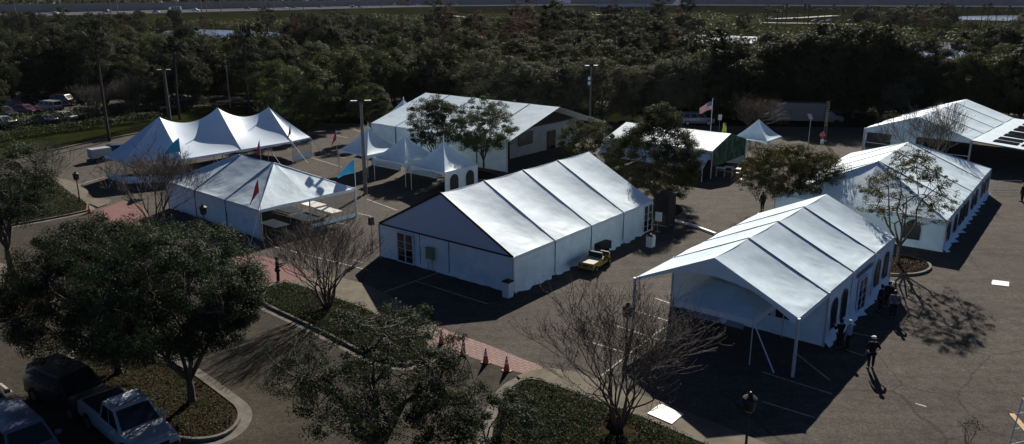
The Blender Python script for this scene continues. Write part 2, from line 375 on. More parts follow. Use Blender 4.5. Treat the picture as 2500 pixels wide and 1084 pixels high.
# lawns and the far-left service lane
def lawn(pts, m='grass', z=.012, name='grass'): struct(name, MB().sheet(pxpoly(pts, z)), M[m])
lawn([(-300, 470), (0, 385), (230, 335), (345, 312), (480, 300), (700, 292), (650, 262), (560, 262), (455, 268), (300, 290), (120, 306), (-400, 360)], z=.02)
lawn([(520, 262), (640, 256), (720, 290), (600, 290)], 'grass', .03)
struct('road', MB().sheet(pxpoly([(-400, 330), (100, 292), (420, 262), (700, 250), (1500, 262), (2300, 275), (3000, 300), (3000, 255), (2300, 250), (1500, 246), (900, 238), (620, 236), (200, 222), (-400, 230)], .004)), M['road' if 0 else 'asphalt2'])
k = MB()
for a, b in (((0, 397), (225, 347)), ((225, 347), (350, 324)), ((350, 324), (470, 319))):
    p, q = at(*a), at(*b); d = (q-p).normalized(); n = Vector((-d.y, d.x, 0))*.15
    k.prism([p-n, q-n, q+n, p+n], -.02, .15)
struct('kerb', k, M['concrete2'])
for pts in ([(-30, 98), (70, 78), (90, 96), (60, 108), (-30, 112)], [(45, 125), (110, 118), (120, 160), (60, 166)], [(330, 108), (395, 100), (400, 140), (340, 150)], [(395, 55), (800, 42), (1000, 40), (1040, 46), (800, 52), (400, 66)],
            [(1500, 112), (1640, 100), (1760, 118), (1720, 150), (1560, 140)], [(1690, 60), (1900, 58), (2100, 62), (2060, 72), (1750, 72)], [(2200, 85), (2400, 80), (2380, 100), (2240, 104)], [(1100, 34), (1330, 26), (1420, 30), (1200, 42)],
            [(1900, 120), (2050, 115), (2080, 135), (1950, 140)], [(1980, 62), (2240, 68), (2300, 76), (2050, 76)]):
    lawn(pts, 'grass' if pts[0][1] > 90 else 'embank', .02)
def pond(pts): struct('pond', MB().sheet([tuple(p) for p in smooth_poly(pxpoly(pts, .03), 2)]), M['water'])
pond([(385, 78), (450, 70), (560, 74), (700, 80), (690, 92), (600, 96), (420, 90)])
pond([(1640, 92), (1700, 84), (1850, 90), (1960, 92), (1980, 118), (1900, 128), (1780, 112), (1660, 106)])
pond([(2170, 104), (2260, 98), (2370, 108), (2430, 130), (2360, 148), (2240, 146), (2160, 128)])
pond([(2300, 40), (2560, 36), (2560, 52), (2320, 48)])

# parking stripes (painted sheets)
st = MB()
def stripe(a, b, wd=.11):
    p, q = at(*a), at(*b); d = (q-p).normalized(); n = Vector((-d.y, d.x, 0))*wd/2
    st.sheet([p-n, q-n, q+n, p+n], .006)
for a, b in (((895, 486), (971, 514)), ((868, 519), (914, 530)), ((800, 541), (848, 548)), ((864, 635), (890, 643)), ((930, 716), (1075, 664)), ((1014, 686), (1190, 742)),
             ((1600, 728), (1640, 742)), ((1548, 758), (1630, 783)), ((1495, 792), (1612, 831)), ((1430, 832), (1530, 862)), ((1940, 860), (2025, 978 - 50)), ((1860, 908), (2031, 962)), ((1860, 980), (1990, 1020)),
             ((2065, 855), (2110, 868)), ((2175, 686), (2240, 703)), ((2190, 720), (2222, 728)), ((2080, 812), (2130, 822)), ((2235, 985), (2262, 993)), ((1380, 985), (1620, 800)),
             ((795, 325), (850, 337)), ((850, 310), (880, 322)), ((640, 595), (900, 660)), ((660, 560), (720, 575)), ((690, 420), (740, 432)), ((760, 385), (835, 408)), ((770, 372), (845, 386)), ((130, 470), (255, 432))):
    stripe(a, b)
struct('parking_stripes', st, M['paint'])
wb = MB()
for a, b in (((1633, 536), (1676, 549)), ((1677, 547), (1746, 573))):
    p, q = at(*a), at(*b); d = (q-p).normalized(); n = Vector((-d.y, d.x, 0))*.11
    wb.prism([p-n, q-n, q+n, p+n], 0, .16)
tag(obj('parking_kerb_bar', wb, M['plate']), 'long white timber bar laid on the asphalt by the small round kerb island', 'barrier bar')

# ------------------------------------------------------------------ tents
def facet(mb, A, B, C, D, n, k, sag, m=0, seed=0, wr=.0):
    """A,B top edge; D,C bottom edge (D under A). Sags between the two side rafters."""
    A, B, C, D = map(Vector, (A, B, C, D)); nrm = (B-A if (B-A).length > .01 else C-D).cross(D-A)
    if nrm.z < 0: nrm = -nrm
    nrm.normalize()
    def fn(s, t):
        p = (A*(1-s)+B*s)*(1-t)+(D*(1-s)+C*s)*t
        h = sag*sin(pi*s)*(.25+.75*sin(pi*min(1, max(0, t))))
        fl = .05*sin(pi*s)**2*max(0, (t-.8)/.2)          # slight flare at the eave
        q = mnoise.noise(Vector((p.x*.9+seed, p.y*.9, p.z*2)))*wr
        rad = 0
        for (cx, ct) in ((0, 1), (1, 1)):
            ds = (s-cx)*(C-D).length; dt = (t-ct)*(D-A).length; r = sqrt(ds*ds+dt*dt)
            if r < 3: rad += .028*sin(atan2(dt, ds)*26+seed)*sin(pi*r/3)*(1 if .02 < s < .98 else 0)
        e = min(1, 6*s, 6*(1-s))
        return p-nrm*(h-fl-(q+rad*(1 if wr else 0))*e*min(1, 8*t+.2))
    mb.grid(fn, n, k, m)

def wall_panel(root, p, q, zt, seed=0, skirt=.18, name='wall_panel', m='vinyl_wall', z0=0.01, ripple=.02):
    """fabric wall from p to q (local 2d, outward = right side of p->q)"""
    p = Vector((*p, 0)); q = Vector((*q, 0)); L = (q-p).length; d = (q-p)/L; n = Vector((d.y, -d.x, 0))
    nx = max(4, int(L/.16)); mb = MB()
    def fn(s, t):
        x = s*L; z = z0+(zt-z0)*(1-t)
        a = mnoise.noise(Vector((x*1.1+seed*7.1, z*.5, seed)))*ripple*2.0+mnoise.noise(Vector((x*4+seed, z*1.3, 3)))*ripple*.8+.012*sin(x*3.1+z*4.0+seed)
        a += mnoise.noise(Vector((x*.7+seed, z*3.5, 9)))*ripple*1.2
        b = max(0, (t-.86)/.14)
        a = a*min(1, 4*t+.1)+b*b*skirt*(.55+.9*mnoise.noise(Vector((x*1.3+seed*3, 0, 1))))
        return p+d*x+n*a+Vector((0, 0, z))
    mb.grid(fn, nx, 12)
    return obj(name, mb, M[m], root, smooth=True)

def arch_window(root, c, d, w=.95, h=1.25, zb=.85, off=.05, m='pane', bars=True, name='window'):
    c = Vector((*c, 0)); d = Vector((*d, 0)).normalized(); n = Vector((d.y, -d.x, 0)); mb = MB()
    prof = [(-w/2, zb), (w/2, zb)]+[(w/2*cos(t), zb+h-w/2+w/2*sin(t)) for t in [i*pi/8 for i in range(9)]]
    pts = [c+d*x+n*off+Vector((0, 0, z)) for x, z in prof]
    mb.extrude(pts, n*.012)
    o = obj(name, mb, M[m], root)
    if bars:
        b = MB()
        for x in (-w/6, w/6): b.box(c+d*x+n*(off+.02)+Vector((0, 0, zb+h*.46)), (.02, .02, h*.9), atan2(d.y, d.x))
        for z in (.3, .6): b.box(c+n*(off+.02)+Vector((0, 0, zb+h*z)), (w, .02, .02), atan2(d.y, d.x))
        obj('glazing_bar', b, M['pane' if not bars == 2 else 'hem'], o)
    return o
def french_door(root, c, d, w=1.5, h=2.1, off=.06, steps=True):
    c = Vector((*c, 0)); d = Vector((*d, 0)).normalized(); n = Vector((d.y, -d.x, 0)); rz = atan2(d.y, d.x)
    f = MB()
    for x in (-w/2, 0, w/2): f.box(c+d*x+n*off+Vector((0, 0, h/2+.05)), (.09, .08, h+.1), rz)
    f.box(c+n*off+Vector((0, 0, h+.10)), (w+.09, .076, .10), rz); f.box(c+n*off+Vector((0, 0, .06)), (w, .072, .1), rz)
    fo = obj('door', f, M['hem'], root)
    for sx in (-1, 1):
        g = MB(); g.box(c+d*(sx*w/4)+n*off+Vector((0, 0, h/2+.06)), (w/2-.12, .03, h-.12), rz); obj('pane', g, M['glass'], fo)
    b = MB()
    for z in (.55, 1.05, 1.55): b.box(c+n*(off+.022)+Vector((0, 0, z)), (w-.1, .02, .025), rz)
    b.tube([c+d*.10+n*(off+.07)+Vector((0, 0, .95)), c+d*.10+n*(off+.07)+Vector((0, 0, 1.15))], .015, 5)
    obj('door_handle', b, M['hem'], fo)
    return fo

def frame_tent(label, O, az, L, W, he, hr, bays, cat='tent', group=None, hip0=0, hip1=0, sag=.14, seed=0, valance=.22, open_gable0=False, name='frame_tent', mroof='vinyl', wr=.02, flat_ends=(0, 0)):
    """Local frame: x away along the tent, y across to the left, origin = near right corner of the footprint."""
    root = thing(name, label, cat, (O[0], O[1], 0), pi/2-radians(az), group)
    xs = bays if hasattr(bays, '__len__') else [L*i/bays for i in range(bays+1)]
    rf = MB(); h2 = W/2
    def ridge(x): return Vector((min(max(x, hip0), L-hip1), h2, hr))
    N = 22
    for i in range(len(xs)-1):
        a, b = xs[i], xs[i+1]; n = max(8, int((b-a)/.25))
        facet(rf, ridge(a), ridge(b), (b, 0, he), (a, 0, he), n, N, sag, 0, seed+i, wr)
        facet(rf, ridge(b), ridge(a), (a, W, he), (b, W, he), n, N, sag, 0, seed+i+20, wr)
    if hip0: facet(rf, ridge(0), ridge(0), (0, h2, he), (0, W, he), 16, N, sag*.5, 0, seed+40, wr); facet(rf, ridge(0), ridge(0), (0, 0, he), (0, h2, he), 16, N, sag*.5, 0, seed+41, wr)
    if hip1: facet(rf, ridge(L), ridge(L), (L, h2, he), (L, 0, he), 16, N, sag*.5, 0, seed+42, wr); facet(rf, ridge(L), ridge(L), (L, W, he), (L, h2, he), 16, N, sag*.5, 0, seed+43, wr)
    obj('roof', rf, M[mroof], root, smooth=True, fixn=False)
    # raised tracks over each rafter
    for i, x in enumerate(xs):
        if (i == 0 and hip0 == 0) or (i == len(xs)-1 and hip1 == 0): continue
        if (i == 0) or (i == len(xs)-1): continue
        t = MB(); r = ridge(x)
        up = Vector((0, 0, .035))
        t.tube([Vector((x, 0, he))+up*.3, r+up, Vector((x, W, he))+up*.3], .032, 4)
        obj('roof_track', t, M['seam'], root)
    for xx, hp_ in ((0, hip0), (L, hip1)):
        if hp_:
            for y in (0, W): obj('hip_track', MB().tube([(xx, y, he+.01), ridge(xx)+Vector((0, 0, .02))], .028, 4), M['hem'], root)
    # valance / eave band
    v = MB(); e = .015
    for (x0, y0, x1, y1) in ((0, -e, L, -e), (0, W+e, L, W+e)):
        v.grid(lambda s, t, x0=x0, y0=y0, x1=x1, y1=y1: Vector((x0+(x1-x0)*s, y0+(y1-y0)*s+.012*sin(s*60), he+.005-valance*t)), 60, 2)
    if hip0: v.grid(lambda s, t: Vector((-e+.012*sin(s*40), W*s, he+.005-valance*t)), 40, 2)
    if hip1: v.grid(lambda s, t: Vector((L+e, W*s, he+.005-valance*t)), 40, 2)
    obj('valance', v, M['hem'], root, smooth=True, fixn=False)
    root['dims'] = 0; del root['dims']
    return root, xs
def posts(root, pts, he, r=.05, m='tpost', name='post'):
    for x, y in pts: obj(name, MB().tube([(x, y, 0), (x, y, he)], r, 8), M[m], root)
def gable(root, x, W, he, hr, m='vinyl_wall', name='gable_panel', low=None, th=.02, inset=0):
    lo = he if low is None else low
    g = MB(); g.extrude([(x, inset, lo), (x, W-inset, lo), (x, W-inset, he), (x, W/2, hr-inset*.5), (x, inset, he)] if low is not None else [(x, inset, he), (x, W-inset, he), (x, W/2, hr-inset*.5)], (th, 0, 0))
    return obj(name, g, M[m], root)
def guy(root, p, q, name='guy_rope', m='hem', r=.025):
    return obj(name, MB().tube([p, q], r, 4), M[m], root)

# --- central tent with the slate-blue gable
t1, xs = frame_tent('long white tent with a slate-blue gable edged in black, middle of the lot', (0.1, 47.15), 38.2, 17.9, 12.25, 2.42, 5.62, 4, seed=1, sag=.23)
gable(t1, .01, 12.25, 2.42, 5.60, 'slate')
edge = MB()
pA, pB, pC = Vector((-.04, 0, 2.42)), Vector((-.04, 12.25, 2.42)), Vector((-.04, 6.125, 5.62))
for a, b, wd in ((pA, pB, .10), (pA, pC, .16), (pC, pB, .16)):
    d = (b-a).normalized(); n = Vector((0, -d.z, d.y)) if d.z or True else 0
    n = d.cross(Vector((1, 0, 0))).normalized()*wd/2
    edge.extrude([a-n, b-n, b+n, a+n], (.03, 0, 0))
obj('gable_edging', edge, M['black'], t1, fixn=True)
for i in range(3):
    y0, y1 = ((12.25, 8.2), (8.2, 5.5), (5.5, 0))[i]
    wall_panel(t1, (0, y0), (0, y1), 2.38, 50+i, skirt=.16)
for i in range(4):
    wall_panel(t1, (xs[i], 0), (xs[i+1]-(1.4 if i == 3 else 0), 0), 2.4, 10+i, skirt=.42, ripple=.035)
wall_panel(t1, (17.9, 0), (17.9, 12.25), 2.4, 20); gable(t1, 17.88, 12.25, 2.42, 5.6)
wall_panel(t1, (17.9, 12.25), (0, 12.25), 2.4, 21)
posts(t1, [(0, 5.5), (0, 8.2)]+[(x, -.03) for x in xs[1:4]], 2.4, .035, 'seam')
posts(t1, [(-.02, 0), (-.02, 12.25), (17.9, 0), (17.9, 12.25)], 2.42, .06)
french_door(t1, (0, 9.55), (0, -1), 1.55, 2.1, off=.10)
french_door(t1, (17.15, 0), (1, 0), 1.35, 2.15, off=.06)
eb = thing('electric_box', 'greenish grey electric box on a two-legged stand in front of the central tent doors', 'electric box', at(1051, 662), pi/2-radians(38.2))
obj('box', MB().box((0, 0, 1.25), (.22, .62, .75)).box((-.02, 0, 1.66), (.30, .68, .05)), M['boxg'], eb)
obj('leg', MB().tube([(0, .18, 0), (0, .18, .9)], .025, 5), M['steel'], eb); obj('leg', MB().tube([(0, -.18, 0), (0, -.18, .9)], .025, 5), M['steel'], eb)
obj('meter', MB().box((-.02, 0, .80), (.2, .36, .22)), M['hem'], eb)

# --- porch tent at the right
O2 = (13.93, 35.81); A2 = 39.0
t2, xs2 = frame_tent('white tent with an open porch under a peaked canopy, nearest on the right', O2, A2, 17.2, 9.13, 3.12, 5.26, 4, seed=5, sag=.2, valance=.26)
gf = MB()      # hanging gable fascia with a shallow arch cut out underneath
n = 40; vs = []; fs = []
for i in range(n+1):
    y = 9.13*i/n; top = 3.12+(5.26-3.12)*(1-abs(y-4.565)/4.565); bot = float(np.interp(y, [0, .71, 1.48, 2.47, 3.46, 4.54, 5.5, 6.92, 8.38, 9.13], [2.70, 3.10, 3.56, 3.98, 4.16, 4.28, 4.22, 3.92, 3.29, 2.92]))
    bot = min(bot, top-.18); vs += [(0, y, top), (0, y, bot)]
    if i: fs.append((2*i-2, 2*i, 2*i+1, 2*i-1))
gf.add([(x-.01, y, z) for x, y, z in vs], fs); gf.add([(x+.02, y, z) for x, y, z in vs], fs)
obj('gable_panel', gf, M['vinyl_wall'], t2)
gable(t2, 17.18, 9.13, 3.12, 5.24); gable(t2, 4.5, 9.13, 3.12, 5.15)
posts(t2, [(0, 0), (0, 9.13)], 3.12, .085); posts(t2, [(17.2, 0), (17.2, 9.13), (4.5, 0), (4.5, 9.13)], 3.12, .06)
wall_panel(t2, (4.5, 9.13), (4.5, 0), 3.1, 30, skirt=.05); wall_panel(t2, (17.2, 0), (17.2, 9.13), 3.1, 31); 
for i, (a, b) in enumerate(((4.5, 8.6), (8.6, 12.9), (12.9, 17.2))):
    wall_panel(t2, (a, 0), (b, 0), 3.08, 33+i, skirt=.55, ripple=.035); wall_panel(t2, (b, 9.13), (a, 9.13), 3.08, 37+i)
posts(t2, [(8.6, -.03), (12.9, -.03)], 3.1, .03, 'hem')
for x in (5.6, 7.3, 13.9, 15.8): arch_window(t2, (x, 0), (1, 0), .95, 1.75, .75, off=.07)
french_door(t2, (10.7, 0), (1, 0), 1.55, 2.1, off=.08)
obj('transom_window', MB().box((10.8, -.09, 2.62), (3.0, .03, .22)), M['seam'], t2)
for y in (2.3, 3.4): obj('window', MB().box((4.42, y, 1.55), (.03, .8, 1.0)), M['pane'], t2)
arch_window(t2, (5.6, 9.13), (1, 0), .95, 1.3, 1.0, off=.05); arch_window(t2, (5.6, 9.02), (1, 0), .95, 1.3, 1.0, off=.03)
# --- the small canopy standing under the porch
cn = thing('pop_up_canopy', 'small pale blue-white canopy standing in shade under the porch tent', 'canopy', Vector((*O2, 0))+Vector((sin(radians(A2)), cos(radians(A2)), 0))*-.1+Vector((-cos(radians(A2)), sin(radians(A2)), 0))*2.2, pi/2-radians(A2))
cr = MB()
def crf(s, t):
    x = 4.4*t; y = 4.5*s; k = min(s, 1-s, t, 1-t)*2
    return Vector((x, y, 2.30+.75*min(1, k*1.3)-.05*sin(pi*s*2)**2))
cr.grid(lambda s, t: Vector((4.4*t, 4.5*s, 2.45+.80*min(1, 2*min(t, 1-t), 3*min(s, 1-s)))), 30, 30); obj('canopy_roof', cr, M['vinyl_wall'], cn, smooth=True)
vb = MB()
for a, b in (((0, 0), (4.4, 0)), ((4.4, 0), (4.4, 4.5)), ((4.4, 4.5), (0, 4.5)), ((0, 4.5), (0, 0))):
    A_, B_ = Vector((*a, 2.455)), Vector((*b, 2.455)); vb.grid(lambda s, t, A_=A_, B_=B_: A_.lerp(B_, s)-Vector((0, 0, .32*t)), 8, 1)
obj('valance', vb, M['hem'], cn)
for x, y in ((0, 0), (4.4, 0), (4.4, 4.5), (0, 4.5)): obj('leg', MB().tube([(x, y, 0), (x, y, 2.44)], .03, 6), M['tpost'], cn)
brace = tag(obj('leaning_brace', MB().tube([(0, 0, 2.4), (-.15, -1.35, 0.03)], .035, 6).xf(Matrix.Translation(cn.location) @ Matrix.Rotation(cn.rotation_euler.z, 4, 'Z')), M['hem']), 'white pole leaning out to the right of the small canopy leg', 'brace pole')
# tables with cloths under the small canopy, oval and square emblems on the cloth
tb = thing('hanging_banner', 'blue-grey banner with two round emblems hanging below the small canopy', 'banner', cn.location+Vector((sin(radians(A2)), cos(radians(A2)), 0))*.55+Vector((-cos(radians(A2)), sin(radians(A2)), 0))*1.6, pi/2-radians(A2))
obj('cloth', MB().box((0, .9, 1.85), (.04, 3.6, .55)), mat('blue_cloth', (.20, .26, .36), .8, .2), tb)
e1 = MB().lathe([(.001, 0), (.26, 0), (.26, .01), (.001, .01)], n=20, sx=1.4).xf(Matrix.Translation((-.03, 2.3, 1.88)) @ Matrix.Rotation(-pi/2, 4, 'Y') @ Matrix.Rotation(pi/2, 4, 'Z')); obj('emblem', e1, M['cloth_grey'], tb)
e2 = MB().lathe([(.17, 0), (.2, 0), (.2, .01), (.17, .01)], n=20).xf(Matrix.Translation((-.03, .2, 1.85)) @ Matrix.Rotation(-pi/2, 4, 'Y'))
e2.box((-.035, .13, 1.85), (.01, .03, .2)).box((-.035, .27, 1.85), (.01, .03, .2)).box((-.035, .2, 1.85), (.01, .11, .03)); obj('emblem', e2, M['hem'], tb)

# --- hip tent behind on the right
A3 = 37.2; t3, xs3 = frame_tent('white hip-ended tent with rows of arched windows at the far right', (31.6, 55.5), A3, 22.2, 12.6, 2.4, 5.1, [0, 5.4, 11.0, 16.4, 22.2], hip0=5.4, hip1=5.8, seed=9, sag=.10)
for i in range(4):
    wall_panel(t3, (xs3[i], 0), (xs3[i+1], 0), 2.38, 60+i, skirt=.5, ripple=.035); wall_panel(t3, (xs3[i+1], 12.6), (xs3[i], 12.6), 2.38, 66+i)
wall_panel(t3, (0, 12.6), (0, 6.3), 2.38, 70, skirt=.12); wall_panel(t3, (0, 6.3), (0, 0), 2.38, 71, skirt=.12); wall_panel(t3, (22.2, 0), (22.2, 12.6), 2.38, 72)
posts(t3, [(0, 0), (0, 12.6), (22.2, 0), (22.2, 12.6)], 2.4, .06)
for y in (2.2, 6.9, 10.6): arch_window(t3, (0, y), (0, -1), 1.15, 1.45, .6, off=.07)
for x in (1.3, 4.1, 6.4, 7.9, 9.4, 12.3, 14.2, 17.5, 19.2, 20.6): arch_window(t3, (x, 0), (1, 0), .95, 1.45, .6, off=.08)

# --- far right big clearspan tent with a lean-to roof
A4 = 42.0; t4, xs4 = frame_tent('big white open-sided tent with dark skylight strips in its lean-to roof, upper right edge', (49.6, 84.9), A4, 20.5, 11.2, 3.05, 4.95, 4, seed=12, sag=.07)
gf = MB(); n = 30; vs = []; fs = []
for i in range(n+1):
    y = 11.2*i/n; top = 3.05+1.9*(1-abs(y-5.6)/5.6); vs += [(-.02, y, top), (-.02, y, 2.62+.1*sin(pi*i/n))]
    if i: fs.append((2*i-2, 2*i, 2*i+1, 2*i-1))
gf.add(vs, fs); obj('gable_panel', gf, M['vinyl_wall'], t4)
gable(t4, 20.45, 11.2, 3.05, 4.93)
posts(t4, [(0, 0), (0, 11.2), (20.5, 0), (20.5, 11.2)], 3.05, .11); posts(t4, [(x, y) for x in xs4[1:4] for y in (11.2,)], 3.05, .09)
lt = MB(); facet(lt, (-.3, 0, 3.03), (20.5, 0, 3.03), (20.5, -13, 2.25), (-1.5, -13, 2.25), 60, 12, .05, 0, 3, .02); obj('lean_to_roof', lt, M['vinyl'], t4, smooth=True, fixn=False)
obj('lean_to_edge', MB().tube([(-.32, 0, 2.95), (-1.5, -13, 2.17)], .07, 4), M['seam'], t4)
posts(t4, [(-1.4, -12.9), (20.4, -12.9)], 2.25, .08)
for k in range(8):
    x = .9+(k//2)*5.0+(k % 2)*2.3
    zf = lambda y: 3.03+y*.06+.03
    for y0, y1, w0 in ((-1.8, -4.1, 1.55), (-4.45, -4.95, 1.3)):
        lt2 = MB(); lt2.extrude([(x, y0, zf(y0)), (x+w0, y0, zf(y0)), (x+w0, y1, zf(y1)), (x, y1, zf(y1))], (0, 0, .03)); obj('skylight', lt2, M['skylight'], t4)
for y in (1.4, 9.9): pass
obj('window', MB().box((.02, 9.7, 1.7), (.03, 2.6, 1.7)), M['pane'], t4); obj('rail', MB().box((-.02, 9.7, 1.45), (.05, 2.7, .07)).box((-.02, 1.6, 1.2), (.05, 3.0, .06)), M['hem'], t4)
wall_panel(t4, (0, 11.2), (0, 10.9), 2.6, 80, skirt=0); wall_panel(t4, (.3, 8.3), (.3, 5.6), 2.7, 81, skirt=0, ripple=.08)
wall_panel(t4, (20.5, 11.2), (.2, 11.2), 2.9, 82, m='vinyl_wall')

# --- back tent (ridge across) with long plain wall
t5, xs5 = frame_tent('long white tent with a dark gable end and high plain wall behind two young oaks', (-.52, 82.3), -51.0, 21.2, 18.8, 3.15, 5.9, 5, seed=15, sag=.07, name='frame_tent')
# local x runs to the left along V, local y = further left-hand side = towards the camera negative; keep the tent on the far side
t5.scale = (1, -1, 1)
for i in range(5): wall_panel(t5, (xs5[i+1], 0), (xs5[i], 0), 3.12, 90+i, skirt=.08, ripple=.03)
posts(t5, [(x, -.04) for x in xs5[1:5]], 3.12, .07, 'seam'); posts(t5, [(0, 0), (0, 18.8), (21.2, 0), (21.2, 18.8)], 3.15, .09)
wall_panel(t5, (4.2, 0), (4.2, 18.8), 3.1, 97, skirt=.05, m='wall_grey'); gable(t5, 4.25, 18.8, 3.15, 5.85, 'black_m'); gable(t5, 21.1, 18.8, 3.15, 5.85)  # black recessed gable sheet paints in the shadow under the roof end
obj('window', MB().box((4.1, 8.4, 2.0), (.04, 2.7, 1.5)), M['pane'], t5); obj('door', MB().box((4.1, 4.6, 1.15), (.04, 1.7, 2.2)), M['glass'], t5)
obj('door', MB().box((4.1, 13.5, 1.15), (.04, 1.7, 2.2)), M['glass'], t5)
wall_panel(t5, (21.2, 18.8), (4.2, 18.8), 3.1, 98)

# --- low tent with leaf-print end wall
O6 = (20.3, 79.4)
t6, xs6 = frame_tent('low white tent with a dark green leaf-print end wall, centre back', O6, -52.0, 12.6, 8.8, 2.85, 4.05, 3, seed=18, sag=.05)
t6.scale = (1, -1, 1)
gable(t6, .01, 8.8, 2.85, 4.03, 'green_wall'); 
obj('end_wall', MB().box((.05, 4.4, 2.0), (.05, 8.76, 1.75)), M['green_wall'], t6)
obj('awning_panel', MB().extrude([(.1, -.15, 2.45), (12.5, -.15, 2.45), (12.5, -1.9, 1.2), (.1, -1.9, 1.2)], (0, 0, .03)), M['vinyl'], t6)
for x in (4.2, 8.4): obj('awning_track', MB().tube([(x, -.15, 2.5), (x, -1.9, 1.25)], .03, 4), M['seam'], t6)
posts(t6, [(0, 0), (0, 8.8), (12.6, 0), (12.6, 8.8), (.1, -1.9), (12.5, -1.9), (6.3, -1.9)], 1.25, .05); posts(t6, [(0, .02), (0, 8.78), (12.6, .02), (12.6, 8.78)], 2.85, .055)
wall_panel(t6, (12.6, 0), (12.6, 8.8), 2.8, 100, skirt=.05); wall_panel(t6, (12.6, 8.8), (0, 8.8), 2.8, 101, skirt=.05)

# --- peaked 15-foot pagoda tents
def pagoda(label, c, az, side=4.57, he=2.35, hp=4.6, seed=0, walls=(), spike=.75, group='small peaked pagoda tents'):
    root = thing('pagoda_tent', label, 'tent', c, pi/2-radians(az), group)
    h = side/2; rf = MB()
    cs = [(-h, -h), (h, -h), (h, h), (-h, h)]
    for k in range(4):
        A, B = Vector((*cs[k], he)), Vector((*cs[(k+1) % 4], he))
        def fn(s, t, A=A, B=B, k=k):
            t = max(t, .012); e = A.lerp(B, s); p = e*t; m = abs(2*s-1)
            pw = 1.22+.38*(1-m*m); z = he+(hp-he)*(1-t)**pw
            z += .018*sin(s*46+k)*sin(pi*t)**2*(t**2)
            return Vector((p.x, p.y, z))
        rf.grid(fn, 20, 20)
    obj('roof', rf, M['vinyl'], root, smooth=True, fixn=False)
    v = MB()
    for k in range(4):
        A, B = Vector((*cs[k], he+.01)), Vector((*cs[(k+1) % 4], he+.01))
        def fn(s, t, A=A, B=B):
            m = abs(2*s-1); d = .16+.34*m**3.2; return A.lerp(B, s)-Vector((0, 0, d*t))
        v.grid(fn, 24, 2)
    obj('valance', v, M['hem'], root, smooth=True, fixn=False)
    if spike:
        obj('finial', MB().lathe([(.09, 0), (.05, .1), (.07, .3), (.02, spike)], (0, 0, hp-.1), 8), M['vinyl'], root)
    for x, y in cs: obj('leg', MB().tube([(x*.985, y*.985, 0), (x*.985, y*.985, he)], .04, 6), M['tpost'], root)
    for k in walls:
        a, b = cs[k], cs[(k+1) % 4]
        wall_panel(root, a, b, he-.1, seed+k, skirt=.03, ripple=.01)
    return root
u_, v_ = U, V
def pc(px, py, z, side=4.57): return at(px, py, z)
c3 = at(1001.6, 405.7, 2.33)*1; c3.z = 0; c3 = c3+(-V)*2.285+U*2.285
pg3 = pagoda('small peaked white tent with two arched side windows, nearest of three in a row', c3, 39, seed=200, walls=(0, 1), group='three small peaked tents in a row')
for y in (-1.1, 1.1): arch_window(pg3, (y, -2.285), (1, 0), 1.15, 1.45, .55, off=.05, m='pane', bars=False)
c2 = at(911.3, 384.7, 2.37); c2.z = 0; c2 = c2+(-V)*2.285+U*2.285
pagoda('small peaked white tent, middle one of the three in a row', c2, 39, seed=210, hp=4.5, walls=(1,), spike=.95, group='three small peaked tents in a row')
c1 = at(825.4, 365.4, 2.4); c1.z = 0; c1 = c1+(-V)*2.285+U*2.285
pagoda('small peaked white tent, farthest of the three in a row, beside the tall lamp pole', c1, 39, seed=220, hp=4.6, walls=(1,), spike=.7, group='three small peaked tents in a row')
c4 = (at(1790, 333, 2.3)+at(1908.7, 334.5, 2.3))/2; c4.z = 0
pagoda('small peaked white tent on its own next to the leaf-print end wall', c4, 40, side=4.1, he=2.3, hp=4.35, seed=230, spike=0)
c0 = at(985, 243, 5.2); c0.z = 0
pagoda('peaked white tent mostly hidden behind the long plain-walled back tent', c0, 39, side=5, he=2.4, hp=5.2, seed=240, spike=.5)

# --- three-peak pole tent
O7 = at(451.4, 389, 2.25); O7.z = 0
t7 = thing('pole_tent', 'big three-peaked white pole tent with sweeping roof at the back left', 'tent', O7, pi/2-radians(40.0))
PK = [(.2, 4.7, 6.05), (6.7, 4.6, 6.35), (13.0, 4.6, 5.72)]
near = [(-4.6, 7.4), (-4.5, 3.6), (-.3, 0), (6.3, 0), (12.6, 0), (15.6, .6)]
eaves = near+[(16.4, 4.7), (15.6, 8.8), (12.6, 9.4), (6.3, 9.4), (-.3, 9.4)]
EH = 2.3
def ridge7(x):
    if x <= PK[0][0]: return Vector(PK[0])
    if x >= PK[2][0]: return Vector(PK[2])
    for a, b in ((PK[0], PK[1]), (PK[1], PK[2])):
        if a[0] <= x <= b[0]:
            t = (x-a[0])/(b[0]-a[0]); p = Vector(a).lerp(Vector(b), t); p.z -= 1.1*sin(pi*t)**.8; return p
rf = MB(); ne = len(eaves)
pk_e = {-.3: 0, 6.3: 1, 12.6: 2}
for k in range(ne):
    a, b = eaves[k], eaves[(k+1) % ne]
    A, B = Vector((*a, EH)), Vector((*b, EH))
    def rid(q):
        for x, i in pk_e.items():
            if abs(q[0]-x) < .05: return PK[i][0]
        return q[0]
    ra, rb = rid(a), rid(b)
    def fn(s, t, A=A, B=B, ra=ra, rb=rb):
        e = A.lerp(B, s); e.z = EH-.12*sin(pi*s)*0; r = ridge7(ra+(rb-ra)*s)
        q = r.lerp(e, t); mid = sin(pi*s)
        pw = 1.08+.14*mid
        q.z = EH+(r.z-EH)*(1-t)**pw
        q.z += .02*mnoise.noise(Vector((q.x*.6, q.y*.6, 0)))*sin(pi*t)
        return q
    rf.grid(fn, 28, 26)
obj('roof', rf, M['vinyl_sheer'], t7, smooth=True, fixn=False)
vm = MB()
for k in range(ne):
    A, B = Vector((*eaves[k], EH+.01)), Vector((*eaves[(k+1) % ne], EH+.01))
    vm.grid(lambda s, t, A=A, B=B: A.lerp(B, s)-Vector((0, 0, (.24+.05*sin(s*20))*t)), 16, 1)
obj('valance', vm, M['hem'], t7, fixn=False)
